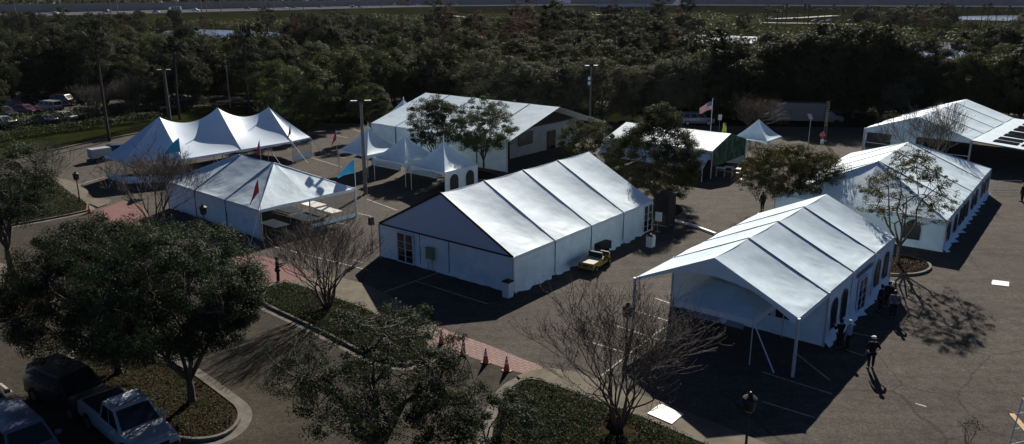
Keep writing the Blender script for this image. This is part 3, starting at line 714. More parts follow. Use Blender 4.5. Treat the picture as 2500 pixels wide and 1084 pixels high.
for x, i in pk_e.items():
    e = Vector((x, 0, EH)); p = Vector(PK[i]); pts = []
    for j in range(13):
        t = j/12; q = p.lerp(e, t); q.z = EH+(p.z-EH)*(1-t)**1.08+.02; pts.append(q)
    obj('seam_rope', MB().tube(pts, .03, 4), M['seam'], t7)
for p in PK: obj('mast_tip', MB().tube([(p[0], p[1], p[2]-.1), (p[0], p[1], p[2]+.55)], .035, 6), M['post_dark'], t7)
for p in PK: obj('mast', MB().tube([(p[0], p[1], 0), (p[0], p[1], p[2]-.1)], .05, 6), M['tpost'], t7)
for q in eaves+[(3.1, 0), (9.5, 0)]: obj('leg', MB().tube([(q[0], q[1], 0), (q[0], q[1], EH)], .035, 6), M['tpost'], t7)
for q, o_ in (((6.3, 0), (1.1, -1.7)), ((12.6, 0), (.6, -1.9)), ((15.6, .6), (1.8, -.6)), ((15.6, .6), (2.2, 1.2)), ((3.1, 0), (.4, -1.8)), ((9.5, 0), (.5, -1.8)), ((-4.5, 3.6), (-1.9, -.4)), ((-4.6, 7.4), (-2, .8)), ((-.3, 0), (-.6, -1.8))):
    guy(t7, (q[0], q[1], EH-.05), (q[0]+o_[0], q[1]+o_[1], .02))
for a, b in (((12.6, 0), (15.6, .6)), ((-4.5, 3.6), (-4.6, 7.4)), ((-.3, 0), (-4.5, 3.6))):
    A_, B_ = Vector((*a, 0)), Vector((*b, 0)); c = MB(); c.grid(lambda s, t, A_=A_, B_=B_: A_.lerp(B_, s)+Vector((0, 0, .72+1.45*t)), 4, 2); obj('clear_panel', c, M['clear'], t7, fixn=False)
    c = MB(); c.grid(lambda s, t, A_=A_, B_=B_: A_.lerp(B_, s)+Vector((0, 0, .02+.7*t)), 4, 2); obj('wall_base', c, M['vinyl_wall'], t7, fixn=False)

# --- front-left hip tent
A8 = -49.0
t8, xs8 = frame_tent('white hip-roofed tent with clear-sided open end and flags, front left of the lot', (-19.2, 58.2), A8, 14.6, 9.1, 2.45, 4.75, 3, hip0=4.6, hip1=4.6, seed=25, sag=.07)
t8.scale = (1, -1, 1)       # local y now points away from the camera
for i in range(3): wall_panel(t8, (xs8[i+1], 0), (xs8[i], 0), 2.42, 110+i, skirt=.3)
for x in (xs8[1], xs8[2]): posts(t8, [(x, -.04)], 2.42, .03, 'seam')
posts(t8, [(0, 0), (0, 4.55), (0, 9.1), (14.6, 0), (14.6, 9.1)], 2.45, .06)
for y0, y1 in ((4.55, 9.1),):
    c = MB(); c.grid(lambda s, t: Vector((0, y0+(y1-y0)*s, .30+1.95*t)), 4, 2); obj('clear_panel', c, M['clear'], t8, fixn=False)
    c = MB(); c.grid(lambda s, t: Vector((0, y0+(y1-y0)*s, .01+.30*t)), 4, 2); obj('wall_base', c, M['vinyl_wall'], t8, fixn=False)
for x in (4.8, 9.7): posts(t8, [(x, 9.1)], 2.45, .04)
guy(t8, (0, 9.1, 2.4), (-.9, 10.8, .02)); guy(t8, (0, 0, 2.4), (-.5, -1.3, .02))
# pale folding tables standing under it
def folding_table(label, loc, rz, w=1.8, d=.76, h=.74, group=None, m='plate'):
    t = thing('folding_table', label, 'table', loc, rz, group)
    obj('table_top', MB().box((0, 0, h-.02), (w, d, .045)), M[m], t)
    for x in (-w*.42, w*.42):
        for y in (-d*.38, d*.38): obj('leg', MB().tube([(x, y, 0), (x, y, h-.04)], .02, 5), M['steel'], t)
    return t
T8f = Vector((-19.2, 58.2, 0)); e8x = Vector((sin(radians(A8)), cos(radians(A8)), 0)); e8y = Vector((-e8x.y*-1, e8x.x*-1, 0))
e8y = Vector((cos(radians(A8)), -sin(radians(A8)), 0))
for lab_, a, b in (('white folding table nearest the corner post under the clear-sided tent', 1.3, 2.0), ('white folding table behind the middle post of the clear-sided tent', 1.3, 4.6), ('white folding table by the clear panel of the clear-sided tent', 1.3, 7.2),
                   ('sunlit white table in the back row of the clear-sided tent, second from the clear panel', 4.0, 7.6), ('sunlit white table in the back row of the clear-sided tent, third from the clear panel', 6.7, 7.6),
                   ('white table in the middle row of the clear-sided tent, right-hand one', 4.0, 5.2), ('white table in the middle row of the clear-sided tent, left-hand one', 6.7, 5.2)):
    folding_table(lab_, T8f+e8x*a+e8y*b, pi/2-radians(A8), 2.2, 1.3, group='tables under the clear-sided tent')

# white tables and stools beside the leaf wall
for k, (x, y) in enumerate(((1758, 418), (1779, 416), (1796, 420))):
    folding_table(['left of the three small white tables by the leaf-print wall', 'middle of the three small white tables by the leaf-print wall', 'right of the three small white tables by the leaf-print wall'][k], at(x, y+14), -.4, .95, .8, 1.0, 'small white tables by the leaf wall')
for k, (x, y) in enumerate(((1740, 462), (1795, 462))): pass
#EOF_PART1
# ------------------------------------------------------------------ plants
class QB:                                       # fast quad soup with numpy
    def __init__(s): s.c = []
    def leaves(s, centers, size, rs, up=.35, aspect=.55, jit=.35, out=None):
        n = len(centers)
        nrm = rs.normal(size=(n, 3))
        if out is None: nrm[:, 2] = np.abs(nrm[:, 2])*1+up
        else: nrm = nrm*.42+out; nrm[:, 2] += .15
        nrm /= np.linalg.norm(nrm, axis=1)[:, None]
        t = rs.normal(size=(n, 3)); t -= (t*nrm).sum(1)[:, None]*nrm; t /= np.linalg.norm(t, axis=1)[:, None]
        b = np.cross(nrm, t); sz = size*(1+jit*rs.uniform(-1, 1, n))[:, None]
        t = t*sz*.5; b = b*sz*.5*aspect
        s.c.append(np.stack([centers-t, centers-b*1.0+t*.1, centers+t, centers+b*1.0+t*.1], 1))
    def mesh(s, name, m):
        q = np.concatenate(s.c, 0); n = len(q); me = bpy.data.meshes.new(name)
        me.vertices.add(n*4); me.vertices.foreach_set('co', q.reshape(-1).astype(np.float32))
        me.loops.add(n*4); me.loops.foreach_set('vertex_index', np.arange(n*4, dtype=np.int32))
        me.polygons.add(n); me.polygons.foreach_set('loop_start', np.arange(0, n*4, 4, dtype=np.int32))
        me.polygons.foreach_set('loop_total', np.full(n, 4, dtype=np.int32))
        me.materials.append(m); me.update(calc_edges=True); return me

def branch_pts(a, b, rs, k=4, wob=.12, lift=.0):
    a, b = np.array(a), np.array(b); L = np.linalg.norm(b-a); pts = [a]
    for i in range(1, k):
        t = i/k; p = a+(b-a)*t+rs.normal(size=3)*wob*L*.35; p[2] += lift*sin(pi*t)*L; pts.append(p)
    pts.append(b); return pts

def oak_meshes(seed, H, R, hb, nclump, nleaf, ls, lm, bm, rc=.62, flat=.8, nl=7, trunk=.16, sparse=0, spread=.92, rz=1.0, up=.35, twigs=True, peaky=0):
    """returns (wood mesh, foliage mesh). hb = height of crown base; crown centre at (hb+H)/2."""
    rs = np.random.RandomState(seed); mb = MB()
    cz = hb+(H-hb)*.50; rzv = (H-hb)*.5*rz
    fork = np.array([0, 0, hb*rs.uniform(.62, .85)])
    mb.tube([(0, 0, -.05), (0.02, 0, .25), tuple(fork*[1, 1, .6]), tuple(fork)], [trunk*1.5, trunk*1.1, trunk, trunk*.9], 8)
    limbs = []
    for i in range(nl):
        th = 2*pi*(i+rs.uniform(-.3, .3))/nl; el = rs.uniform(.25, 1.1) if i < nl-1 else 1.45
        tip = np.array([cos(th)*R*.62*cos(el)*1.25, sin(th)*R*.62*cos(el)*1.25, cz+rzv*(sin(el)*1.15-.42)])
        p = branch_pts(fork, tip, rs, 5, .14, .08); limbs.append(p)
        mb.tube([tuple(q) for q in p], [trunk*.62*(1-.16*j) for j in range(6)], 5)
    allp = np.concatenate([np.array(p[1:]) for p in limbs])
    cl = []
    lob = rs.normal(size=(6, 3)); lob /= np.linalg.norm(lob, axis=1)[:, None]; la = rs.uniform(-.28, .28, 6)
    while len(cl) < nclump:
        d = rs.normal(size=3); d /= np.linalg.norm(d)
        r = rs.uniform(.35 if sparse else .5, 1)**.5
        k = 1+sum(la[j]*max(0, d@lob[j])**2 for j in range(6))
        k *= 1-peaky*max(0, d[2])*.0
        p = np.array([d[0]*R*spread, d[1]*R*spread, d[2]*rzv])*r*k
        if peaky: s_ = 1-.55*peaky*max(0, p[2]/rzv); p[0] *= s_; p[1] *= s_; p[2] *= 1+.15*peaky
        if p[2] < -rzv*flat*.75: continue
        p[2] += cz; cl.append(p)
    cl = np.array(cl)
    for c in cl:
        j = np.argmin(((allp-c)**2).sum(1)); st = allp[j]
        if twigs: mb.tube([tuple(q) for q in branch_pts(st, c, rs, 3, .18)], [trunk*.16, trunk*.12, trunk*.09, trunk*.05], 3, caps=False)
    q = QB(); per = nleaf//nclump
    wts = rs.uniform(.4, 1.6, nclump)
    cc = []; oo = []
    for c, wt in zip(cl, wts):
        n = int(per*wt); rr = rc*rs.uniform(.6, 1.3)
        o = rs.normal(size=(n, 3)); o /= np.linalg.norm(o, axis=1)[:, None]; dirn = o.copy()
        o = o*(rs.uniform(.25, 1, (n, 1))**.6)*[rr, rr, rr*.68]
        ctr = (c-np.array([0, 0, cz-rzv*.3])); ctr = ctr/(np.linalg.norm(ctr)+1e-6)
        cc.append(c+o); oo.append(dirn*.75+ctr*.45)
    q.leaves(np.concatenate(cc), ls, rs, up, out=np.concatenate(oo))
    me = make_mesh('trunk', mb.v, mb.f, bm, None, True)
    return me, q.mesh('crown', lm)

def tree(name, label, loc, meshes, rz=0, group=None, cat='tree', scale=1, parts=('trunk', 'crown')):
    t = thing(name, label, cat, loc, rz, group)
    if scale != 1: t.scale = (scale,)*3 if not hasattr(scale, '__len__') else scale
    for n_, me in zip(parts, meshes):
        o_ = link(n_, me, t)
        if n_ == 'seed_heads': o_['kind'] = 'stuff'
    return t

def bare_mesh(seed, H, R, stems=5, levels=5, bm='bark_pale', tm='twig', r0=.075, spread=.5, tips=None, tipn=0, kids=(2, 3), tipm='litter', twr=.011, up_=.10):
    rs = np.random.RandomState(seed); trunk = MB(); tw = MB(); ends = []
    def grow(p, d, L, r, lev):
        k = 3; pts = [p]; dd = d.copy()
        for i in range(k):
            dd = dd+rs.normal(size=3)*.10; dd[2] += up_; dd /= np.linalg.norm(dd); pts.append(pts[-1]+dd*L/k)
        r1 = max(r*.66, twr*.8)
        (trunk if lev < 2 else tw).tube([tuple(q) for q in pts], [r+(r1-r)*i/k for i in range(k+1)], 6 if lev < 2 else 3, caps=False)
        if lev >= levels: ends.append(pts[-1]); return
        n = rs.randint(kids[0], kids[1]+1)
        for i in range(n):
            q = pts[-1] if i < 2 else pts[rs.randint(1, 3)]
            nd = dd+rs.normal(size=3)*spread; nd[2] = nd[2]*.8+.22
            out = np.array([q[0], q[1], 0]); o = np.linalg.norm(out)
            if o > .01: nd += out/o*.07
            nd /= np.linalg.norm(nd)
            grow(q, nd, L*rs.uniform(.68, .9), r1*(.95 if i == 0 else .75), lev+1)
    L0 = H/(sum(.79**i for i in range(levels+1)))*1.12
    for i in range(stems):
        th = 2*pi*i/stems+rs.uniform(-.4, .4); lean = R/H*.75 if stems > 1 else .05
        d = np.array([cos(th)*lean, sin(th)*lean, 1.0]); d /= np.linalg.norm(d)
        grow(np.array([cos(th)*.10*(stems > 1), sin(th)*.10*(stems > 1), 0.0]), d, L0, r0, 0)
    me = [make_mesh('trunk', trunk.v, trunk.f, M[bm], None, True), make_mesh('twigs', tw.v, tw.f, M[tm], None, True)]
    if tipn:
        q = QB(); e = np.array(ends); idx = rs.randint(0, len(e), tipn)
        q.leaves(e[idx]+rs.normal(size=(tipn, 3))*.10, .07, rs); me.append(q.mesh('seed_heads', M[tipm]))
    return me

# near trees --------------------------------------------------------
def up_h(px, py, ptop):                       # height of something standing at px,py whose top is at row ptop
    b = at(px, py)
    lo, hi = 0, 30
    for _ in range(40):
        m_ = (lo+hi)/2; z = m_-HC; d = b.y*cos(PIT)-z*sin(PIT); u = b.y*sin(PIT)+z*cos(PIT)
        if 542-FPX*u/d > ptop: lo = m_
        else: hi = m_
    return lo
def near_oak(label, base, ptop, R, hb, seed, nclump, nleaf, ls=.13, lm='leaf_near', rc=.6, sparse=0, **kw):
    H = up_h(*base, ptop)
    me = oak_meshes(seed, H, R, hb, nclump, nleaf, ls, M[lm], M['bark'], rc=rc, sparse=sparse, **kw)
    return tree('oak_tree', label, at(*base), me, rz=seed)
near_oak('dense dark green oak over the lower left planting bed, trunk bare at the bottom', (470, 985), 545, 4.5, 1.6, 3, 500, 130000, ls=.085, rc=.52, trunk=.17)
near_oak('dense dark oak left of the lower left planting bed, leaning over the black parked car', (290, 915), 535, 5.3, .9, 8, 560, 135000, ls=.09, rc=.55, trunk=.17)
near_oak('dark oak at the left edge of the picture beside the pavement', (36, 705), 330, 4.2, 3.3, 15, 190, 34000, ls=.10, rc=.55, trunk=.19, sparse=1)
near_oak('open, thinly leaved oak at the bottom centre with pale twigs showing', (935, 1150), 770, 5.2, 1.7, 21, 330, 52000, ls=.078, rc=.40, sparse=1, trunk=.2)
near_oak('low leafy oak shrub at the bottom edge left of the bare tree', (1190, 1190), 960, 2.9, .8, 24, 150, 20000, ls=.09, rc=.36, sparse=1, trunk=.1)
near_oak('young oak in front of the long plain wall, left one of the pair', (1063, 412), 222, 3.0, 1.7, 31, 240, 32000, ls=.12, rc=.46, lm='leaf', sparse=1, trunk=.11)
near_oak('young oak in front of the long plain wall, right one of the pair', (1181, 420), 246, 3.5, 1.5, 36, 270, 36000, ls=.12, rc=.48, lm='leaf', sparse=1, trunk=.11, peaky=.3)
near_oak('leafy oak at the left end of the long plain-walled tent', (908, 338), 205, 3.3, 2.0, 41, 160, 22000, ls=.16, rc=.5, lm='leaf', trunk=.13)
near_oak('small round oak between the long plain-walled tent and the leaf-print tent', (1416, 428), 296, 3.0, 1.2, 44, 130, 18000, ls=.12, rc=.45, lm='leaf', trunk=.11)
near_oak('big dark oak standing behind the far end of the central tent', (1600, 492), 276, 4.5, .5, 47, 430, 100000, ls=.11, rc=.58, lm='leaf', trunk=.17, peaky=.85, flat=1.2)
near_oak('round yellowish-green oak between the central tents and the hip-ended tent', (1925, 522), 350, 4.6, .8, 52, 400, 80000, ls=.10, rc=.56, lm='leaf_warm', trunk=.14)
near_oak('thin upright oak on the small kerbed island in front of the hip-ended tent', (2190, 645), 348, 3.8, 2.1, 57, 260, 13000, ls=.10, rc=.30, lm='leaf_warm', sparse=1, trunk=.13, peaky=1.0)
cm1 = bare_mesh(5, up_h(800, 755, 535), 2.7, 9, 6, r0=.075, kids=(2, 3), spread=.40, twr=.010)
tree('bare_tree', 'bare many-stemmed crape myrtle on the planting bed in front of the central tent', at(800, 757), cm1, parts=('trunk', 'twigs'), scale=(1.08, 1.08, .88))
cm2 = bare_mesh(12, up_h(1510, 1050, 690)*1.02, 2.5, 9, 6, r0=.075, kids=(2, 3), spread=.36, tipn=3600, twr=.0095)
tree('bare_tree', 'bare crape myrtle with dry seed heads at the bottom right of centre', at(1508, 1052), cm2, rz=.6, parts=('trunk', 'twigs', 'seed_heads'), scale=(1.05, 1.05, .80))
cm3 = bare_mesh(19, up_h(385, 570, 385), 4.0, 7, 6, r0=.08, kids=(2, 3), spread=.45, tipn=800, twr=.014)
tree('bare_tree', 'bare wide-spreading tree in front of the pole tent at the left', at(385, 570), cm3, rz=.3, parts=('trunk', 'twigs', 'seed_heads'))
cm4 = bare_mesh(23, up_h(2262, 440, 270), 3.6, 6, 6, r0=.07, tm='twig', kids=(2, 3), spread=.42, twr=.016)
tree('bare_tree', 'bare brown tree standing before the gable of the big open-sided tent', at(2262, 436), cm4, parts=('trunk', 'twigs'))
cm5 = bare_mesh(29, 5.2, 4.2, 7, 5, r0=.07, kids=(2, 3), spread=.5, tipn=3500, tipm='leaf_red', twr=.02)
tree('bare_tree', 'low reddish-brown bare tree behind the lone small peaked tent', at(1838, 338), cm5, parts=('trunk', 'twigs', 'seed_heads'))
cm6 = bare_mesh(33, 4.6, 3.2, 6, 5, r0=.06, kids=(2, 3), spread=.5, tipn=1500, tipm='leaf_near', twr=.014)
tree('bare_tree', 'half-bare grey-green tree at the upper left edge above the pavement', at(105, 500), cm6, parts=('trunk', 'twigs', 'seed_heads'), scale=1.15)

for lab_, px, py, s_ in (('dark bare tree on the verge by the parked cars, left of the tall palm', 225, 292, .8), ('dark bare tree between the tall palm and the thick pole', 322, 284, .9), ('dark bare tree at the far left edge of the car park', 112, 240, .8)):
    tree('bare_tree', lab_, at(px, py), cm3, rz=px, parts=('trunk', 'twigs', 'seed_heads'), scale=s_)
# ground cover and leaf litter
def in_poly(x, y, p):
    c = False; n = len(p); j = n-1
    for i in range(n):
        if (p[i].y > y) != (p[j].y > y) and x < (p[j].x-p[i].x)*(y-p[i].y)/(p[j].y-p[i].y)+p[i].x: c = not c
        j = i
    return c
def scatter(name, poly, dens, size, h, m, seed, cat=None, label=None, up=.5, hole=None):
    rs = np.random.RandomState(seed); xs_ = [p.x for p in poly]; ys_ = [p.y for p in poly]
    a = (max(xs_)-min(xs_))*(max(ys_)-min(ys_)); n = int(a*dens)
    X = rs.uniform(min(xs_), max(xs_), n); Y = rs.uniform(min(ys_), max(ys_), n)
    pts = []
    for x, y in zip(X, Y):
        if y < 22: continue
        if in_poly(x, y, poly) and not (hole and any((x-hx)**2+(y-hy)**2 < r*r*(.5+rs.rand()) for hx, hy, r in hole)):
            k = .5+.5*mnoise.noise(Vector((x*1.6, y*1.6, seed)))
            pts.append((x, y, .115+h*rs.rand()**.7*(.35+k)))
    q = QB(); q.leaves(np.array(pts), size, rs, up, .7)
    o = link(name, q.mesh(name, M[m])); return tag(o, label, cat, kind='stuff')
hx1 = at(800, 757); hx2 = at(1508, 1052)
scatter('ground_cover', offset_poly(isl_mid, -.08), 420, .085, .26, 'cover', 1, 'ground cover', 'low dark green ground cover on the bed under the middle crape myrtle', hole=[(hx1.x, hx1.y, .7)])
scatter('ground_cover', offset_poly(isl_right, -.1), 420, .085, .32, 'cover', 2, 'ground cover', 'low glossy ground cover on the bottom bed beside the pavement', hole=[(hx2.x, hx2.y, .9)])
scatter('leaf_litter', offset_poly(isl_tree, -.05), 110, .075, .03, 'litter', 3, 'fallen leaves', 'brown fallen leaves over the lower left planting bed')
scatter('ground_cover', offset_poly(isl_tree, -.15), 90, .09, .18, 'cover', 4, 'ground cover', 'sparse dark ground cover among fallen leaves in the lower left bed')
scatter('leaf_litter', offset_poly(isl_small, -.05), 160, .10, .05, 'litter', 5, 'fallen leaves', 'pale brown litter on the small island under the thin oak')
scatter('ground_cover', offset_poly(isl_mid2, -.05), 200, .12, .25, 'cover', 6, 'ground cover', 'clipped ground cover on the small round island behind the central tent')
scatter('ground_cover', offset_poly(isl_lane, -.05), 170, .11, .30, 'cover', 7, 'ground cover', 'ground cover on the strip bed below the front left tent')
scatter('ground_cover', offset_poly(isl_left, -.05), 120, .12, .35, 'cover', 8, 'ground cover', 'ground cover on the bed at the left edge')

# hedges of the far-left car park
def hedge(label, pts, wd, h, seed, group='clipped hedges by the far-left car park'):
    rs = np.random.RandomState(seed); P_ = [at(*p) for p in pts]; c = []
    core = MB()
    for a, b in zip(P_[:-1], P_[1:]):
        d = (b-a); L = d.length; d.normalize(); n = Vector((-d.y, d.x, 0)); N_ = int(L*170)
        s = rs.uniform(0, L, N_); o = rs.uniform(-1, 1, N_); z = rs.uniform(0, 1, N_)**.55*h*(1+.12*np.sin(s*1.1+seed))
        c.append(np.array([a+d*float(si)+n*float(oi)*wd/2+Vector((0, 0, float(zi))) for si, oi, zi in zip(s, o, z)]))
    q = QB(); q.leaves(np.concatenate(c), .22, rs, .4, .7); me = q.mesh('hedge', M['leaf_near'])
    return tag(link('hedge', me), label, 'hedge', group)
hedge('long clipped hedge in front of the parked cars, nearest the left edge', [(-60, 322), (100, 306), (175, 297)], 2.6, 1.7, 1)
hedge('clipped hedge continuing right of the parked cars towards the tall palm', [(180, 296), (260, 286), (345, 280)], 2.6, 1.9, 2)
hedge('low dark hedge strip on the lawn behind the pole tent', [(0, 345), (170, 320), (270, 308), (390, 292)], 2.4, 1.3, 3)
hedge('short clipped hedge left of the first mast of the pole tent', [(455, 268), (512, 258)], 1.8, 1.6, 4)

for px, py, s in ((420, 276, .75), (500, 268, .8), (350, 272, .7), (580, 262, .8), (250, 274, .6)): pass
# palms
def palm_meshes(seed, H, r=1.9, nf=34):
    rs = np.random.RandomState(seed); t = MB(); pts = []
    for i in range(7): pts.append((.12*sin(i*.5+seed), .1*sin(i*.7), H*i/6))
    t.tube(pts, [.20, .17, .16, .15, .155, .17, .21], 8)
    f = MB(); top = Vector(pts[-1])
    for i in range(nf):
        th = i*2.4+rs.uniform(-.3, .3); el = radians(rs.uniform(-35, 80)); L = r*rs.uniform(.8, 1.1)
        stem = L*.45; d = Vector((cos(th)*cos(el), sin(th)*cos(el), sin(el))); p0 = top; p1 = top+d*stem
        side = Vector((-sin(th), cos(th), 0))
        # fan leaf: a ring of drooping blades around p1
        for k in range(11):
            a = (k-5)/5*1.9; bd = (d*cos(a)+side*sin(a)).normalized(); ln = L*.62*(1-.12*abs(a))
            q1 = p1+bd*ln*.6; q2 = q1+(bd*.5+Vector((0, 0, -.9))).normalized()*ln*.45; wv = bd.cross(Vector((0, 0, 1))).normalized()*.055
            f.add([p1, q1-wv, q1+wv, q2], [(0, 1, 2), (1, 3, 2)], 1 if (el < -.25 and rs.rand() < .6) else 0)
        f.tube([p0, p1], .018, 3, 0, False)
    return make_mesh('trunk', t.v, t.f, M['palm_trunk'], None, True), make_mesh('fronds', f.v, f.f, [M['frond'], M['frond_dead']], f.m)
for k, (bx, by, ty, lab) in enumerate(((268, 345, 100, 'tall fan palm left of the pole tent, leftmost palm of the three'), (441, 292, 118, 'tall fan palm behind the first mast of the pole tent, middle palm of the three'), (610, 276, 92, 'tall fan palm behind the pole tent, rightmost palm of the three'))):
    b = at(bx, by); H = up_h(bx, by, ty); tree('palm_tree', lab, b, palm_meshes(60+k, H-.4, 2.7, 40), rz=k, parts=('trunk', 'fronds'), group='tall palms behind the pole tent')

# ------------------------------------------------------------------ woods behind: shared meshes, every tree its own object
def far_meshes(kind, seed):
    if kind == 'oak': return oak_meshes(seed, 9.0, 5.0, .5, 190, 24000, .24, M['leaf'], M['bark'], rc=.85, trunk=.2, flat=1.2)
    if kind == 'grey': return oak_meshes(seed, 8.6, 5.2, .4, 220, 26000, .21, M['leaf_grey'], M['bark'], rc=.75, trunk=.2, flat=1.2)
    if kind == 'dark': return oak_meshes(seed, 11.0, 5.2, .4, 190, 22000, .26, M['leaf_dark'], M['bark'], rc=.9, trunk=.22, flat=1.2)
    if kind == 'red': return oak_meshes(seed, 12.0, 2.9, 2.0, 60, 5000, .24, M['leaf_red'], M['bark'], rc=.8, trunk=.16, sparse=1, peaky=1.0)
    if kind == 'olive': return oak_meshes(seed, 5.0, 3.6, .2, 40, 7000, .26, M['leaf_olive'], M['bark'], rc=.9, trunk=.1, flat=1.3)
    if kind == 'pine': return oak_meshes(seed, 14.0, 3.4, 7.0, 30, 5000, .27, M['leaf_dark'], M['bark'], rc=.95, trunk=.18, sparse=1)
    if kind == 'palm': return palm_meshes(seed, 9.0, 2.2, 30)
FAR = {k: [far_meshes(k, 100+i*7+len(k)) for i in range(n)] for k, n in (('oak', 3), ('grey', 3), ('dark', 3), ('red', 2), ('olive', 2), ('pine', 2), ('palm', 2))}
NM = {'oak': 'oak_tree', 'grey': 'oak_tree', 'dark': 'evergreen_tree', 'red': 'cypress_tree', 'olive': 'shrub', 'pine': 'pine_tree', 'palm': 'palm_tree'}
DESC = {'oak': 'broad dark green oak', 'grey': 'grey-green oak with a pale sunlit top', 'dark': 'very dark tall evergreen tree', 'red': 'narrow rust-brown tree', 'olive': 'low olive-green bush', 'pine': 'tall thin pine with a ragged top', 'palm': 'tall fan palm with glinting fronds'}
RF = rnd(77); nfar = [0]
def far_tree(kind, px, py, zone, s=None, by='base', squash=1.0):
    """px,py: where its foot stands"""
    H = {'oak': 9, 'grey': 8.6, 'dark': 11, 'red': 12, 'olive': 5, 'pine': 14, 'palm': 10}[kind]
    p = at(px, py); s = s or RF.uniform(.82, 1.2)
    me = RF.choice(FAR[kind]); nfar[0] += 1
    r = tree(NM[kind], DESC[kind]+' '+zone, p, me, rz=RF.uniform(0, 6.28), group=kind+' trees '+zone, cat='bush' if kind == 'olive' else 'tree',
             scale=(s*RF.uniform(.9, 1.15), s*RF.uniform(.9, 1.15), s*squash*RF.uniform(.9, 1.1)), parts=('trunk', 'fronds') if kind == 'palm' else ('trunk', 'crown'))
    return r
Z1 = 'in the belt just beyond the tents'
Z2 = 'in the wood behind the first belt'
Z3 = 'in the scrub before the highway'
Z4 = 'beyond the highway'
Z5 = 'in the upper left wood'
# first belt of live oaks: (px, foot row, scale)
for px, py, s, kd in ((742, 312, 1.02, 'oak'), (680, 282, .9, 'oak'), (815, 286, 1.0, 'oak'), (880, 270, .95, 'oak'), (950, 262, 1.0, 'oak'), (1010, 250, .95, 'grey'), (1075, 246, 1.0, 'oak'), (1140, 248, .98, 'grey'), (1205, 256, 1.0, 'grey'), (1268, 268, 1.0, 'grey'),
                      (1330, 272, .95, 'grey'), (1395, 276, 1.02, 'grey'), (1470, 282, .98, 'grey'), (1545, 284, .92, 'grey'), (1625, 290, 1.12, 'grey'), (1715, 275, .9, 'oak'), (1790, 262, 1.0, 'dark'), (1860, 272, .95, 'oak'), (1935, 262, 1.0, 'oak'),
                      (2010, 262, .95, 'dark'), (2080, 262, 1.0, 'oak'), (2150, 262, 1.02, 'grey'), (2215, 258, .9, 'dark'), (2280, 256, .95, 'oak'), (2350, 262, 1.0, 'oak'), (2420, 268, 1.0, 'oak'), (2490, 274, 1.0, 'dark'), (2560, 280, 1.0, 'oak')):
    far_tree(kd, px, (292+.12*(py-270) if 1150 < px < 1840 or px > 2130 else py+10), Z1, s*(1.04 if kd == 'grey' else 1))
for px, py, s in ((30, 238, .8), (150, 236, .85), (262, 262, .75), (372, 270, .8), (470, 262, .8), (-30, 300, .7)): far_tree('dark', px, py, Z5, s)
for i in range(20): far_tree(RF.choice(['dark', 'oak', 'oak']), 700+i*93+RF.uniform(-20, 20), RF.uniform(244, 254), Z1, RF.uniform(.8, .95))
for px, py, s in ((1890, 285, 1.2), (1950, 287, 1.3), (2015, 286, 1.35), (2080, 287, 1.3), (2150, 288, 1.2), (2215, 288, 1.1), (1780, 284, 1.1), (1860, 278, 1.1), (1920, 278, 1.15), (1985, 276, 1.25), (2050, 278, 1.2), (2110, 280, 1.15), (1700, 276, 1.15)): far_tree('dark', px, py, Z1, s)  # extra tall evergreens, added to throw shade over the truck and asphalt
# upper left wood
for px, py, s, kd in ((-30, 260, 1.0, 'dark'), (60, 245, 1.05, 'dark'), (135, 236, 1.1, 'dark'), (205, 232, 1.1, 'dark'), (330, 258, .85, 'oak'), (300, 226, .95, 'dark'), (370, 222, 1.0, 'oak'), (420, 238, .95, 'dark'), (500, 240, 1.0, 'dark'), (560, 228, 1.0, 'oak'), (640, 246, 1.05, 'dark'), (30, 200, 1.0, 'dark'), (150, 190, 1.1, 'dark'),
                      (225, 185, 1.2, 'dark'), (300, 180, 1.1, 'oak'), (470, 190, 1.1, 'dark'), (540, 186, 1.05, 'oak'), (690, 196, 1.15, 'dark'), (620, 180, 1.0, 'dark'), (390, 180, .9, 'oak'), (-20, 150, .9, 'dark'), (200, 140, 1.0, 'oak'), (220, 268, .55, 'oak')):
    far_tree(kd, px, py, Z5, s)
# keep-clear patches (open water, lawns)
clear = [(700, 128, 760, 140), (1000, 118, 1060, 130), (1590, 128, 1680, 160), (1930, 116, 2010, 138), (2130, 100, 2190, 112),(380, 70, 700, 90), (-30, 80, 80, 108), (55, 128, 110, 158), (335, 104, 398, 142), (1690, 80, 1860, 108), (2190, 104, 2350, 138), (2320, 40, 2500, 50), (1860, 36, 2090, 66), (1090, 20, 1300, 40)]
def ok(px, py, h=9):
    p = at(px, py); d = p.y; top = 542-FPX*((d*sin(PIT)+(h-HC)*cos(PIT))/(d*cos(PIT)-(h-HC)*sin(PIT)))
    for x0, y0, x1, y1 in clear:
        if x0-4 < px < x1+4 and py > y0-2 and top+3 < y1: return False
    return True
def fill(rows, zone, kinds, jit=.45):
    for py, step, smin, smax in rows:
        px = -120+RF.uniform(0, step)
        while px < 2640:
            x = px+RF.uniform(-jit, jit)*step; y = py*RF.uniform(.94, 1.06); kd = RF.choices([k[0] for k in kinds], [k[1] for k in kinds])[0]
            s = RF.uniform(smin, smax)
            if kd == 'palm' and x < 1850: kd = 'oak'
            if ok(x, y, {'oak': 9, 'grey': 8.6, 'dark': 11, 'red': 12, 'olive': 5, 'pine': 14, 'palm': 10}[kd]*s): far_tree(kd, x, y, zone, s)
            px += step
fill([(226, 92, .9, 1.15), (205, 92, .9, 1.1)], Z2, [('oak', 3), ('dark', 3), ('grey', 1)])
fill([(182, 88, .85, 1.15), (160, 84, .8, 1.15), (143, 80, .75, 1.1)], Z2, [('oak', 3), ('dark', 2.5), ('red', 1.6), ('grey', 1.6), ('pine', 1.2)])
fill([(128, 76, .6, 1.0), (115, 66, .5, .9), (104, 60, .5, .9)], Z3, [('oak', 3), ('dark', 2), ('red', 2), ('olive', 2), ('grey', 1.6), ('pine', 1.6)])
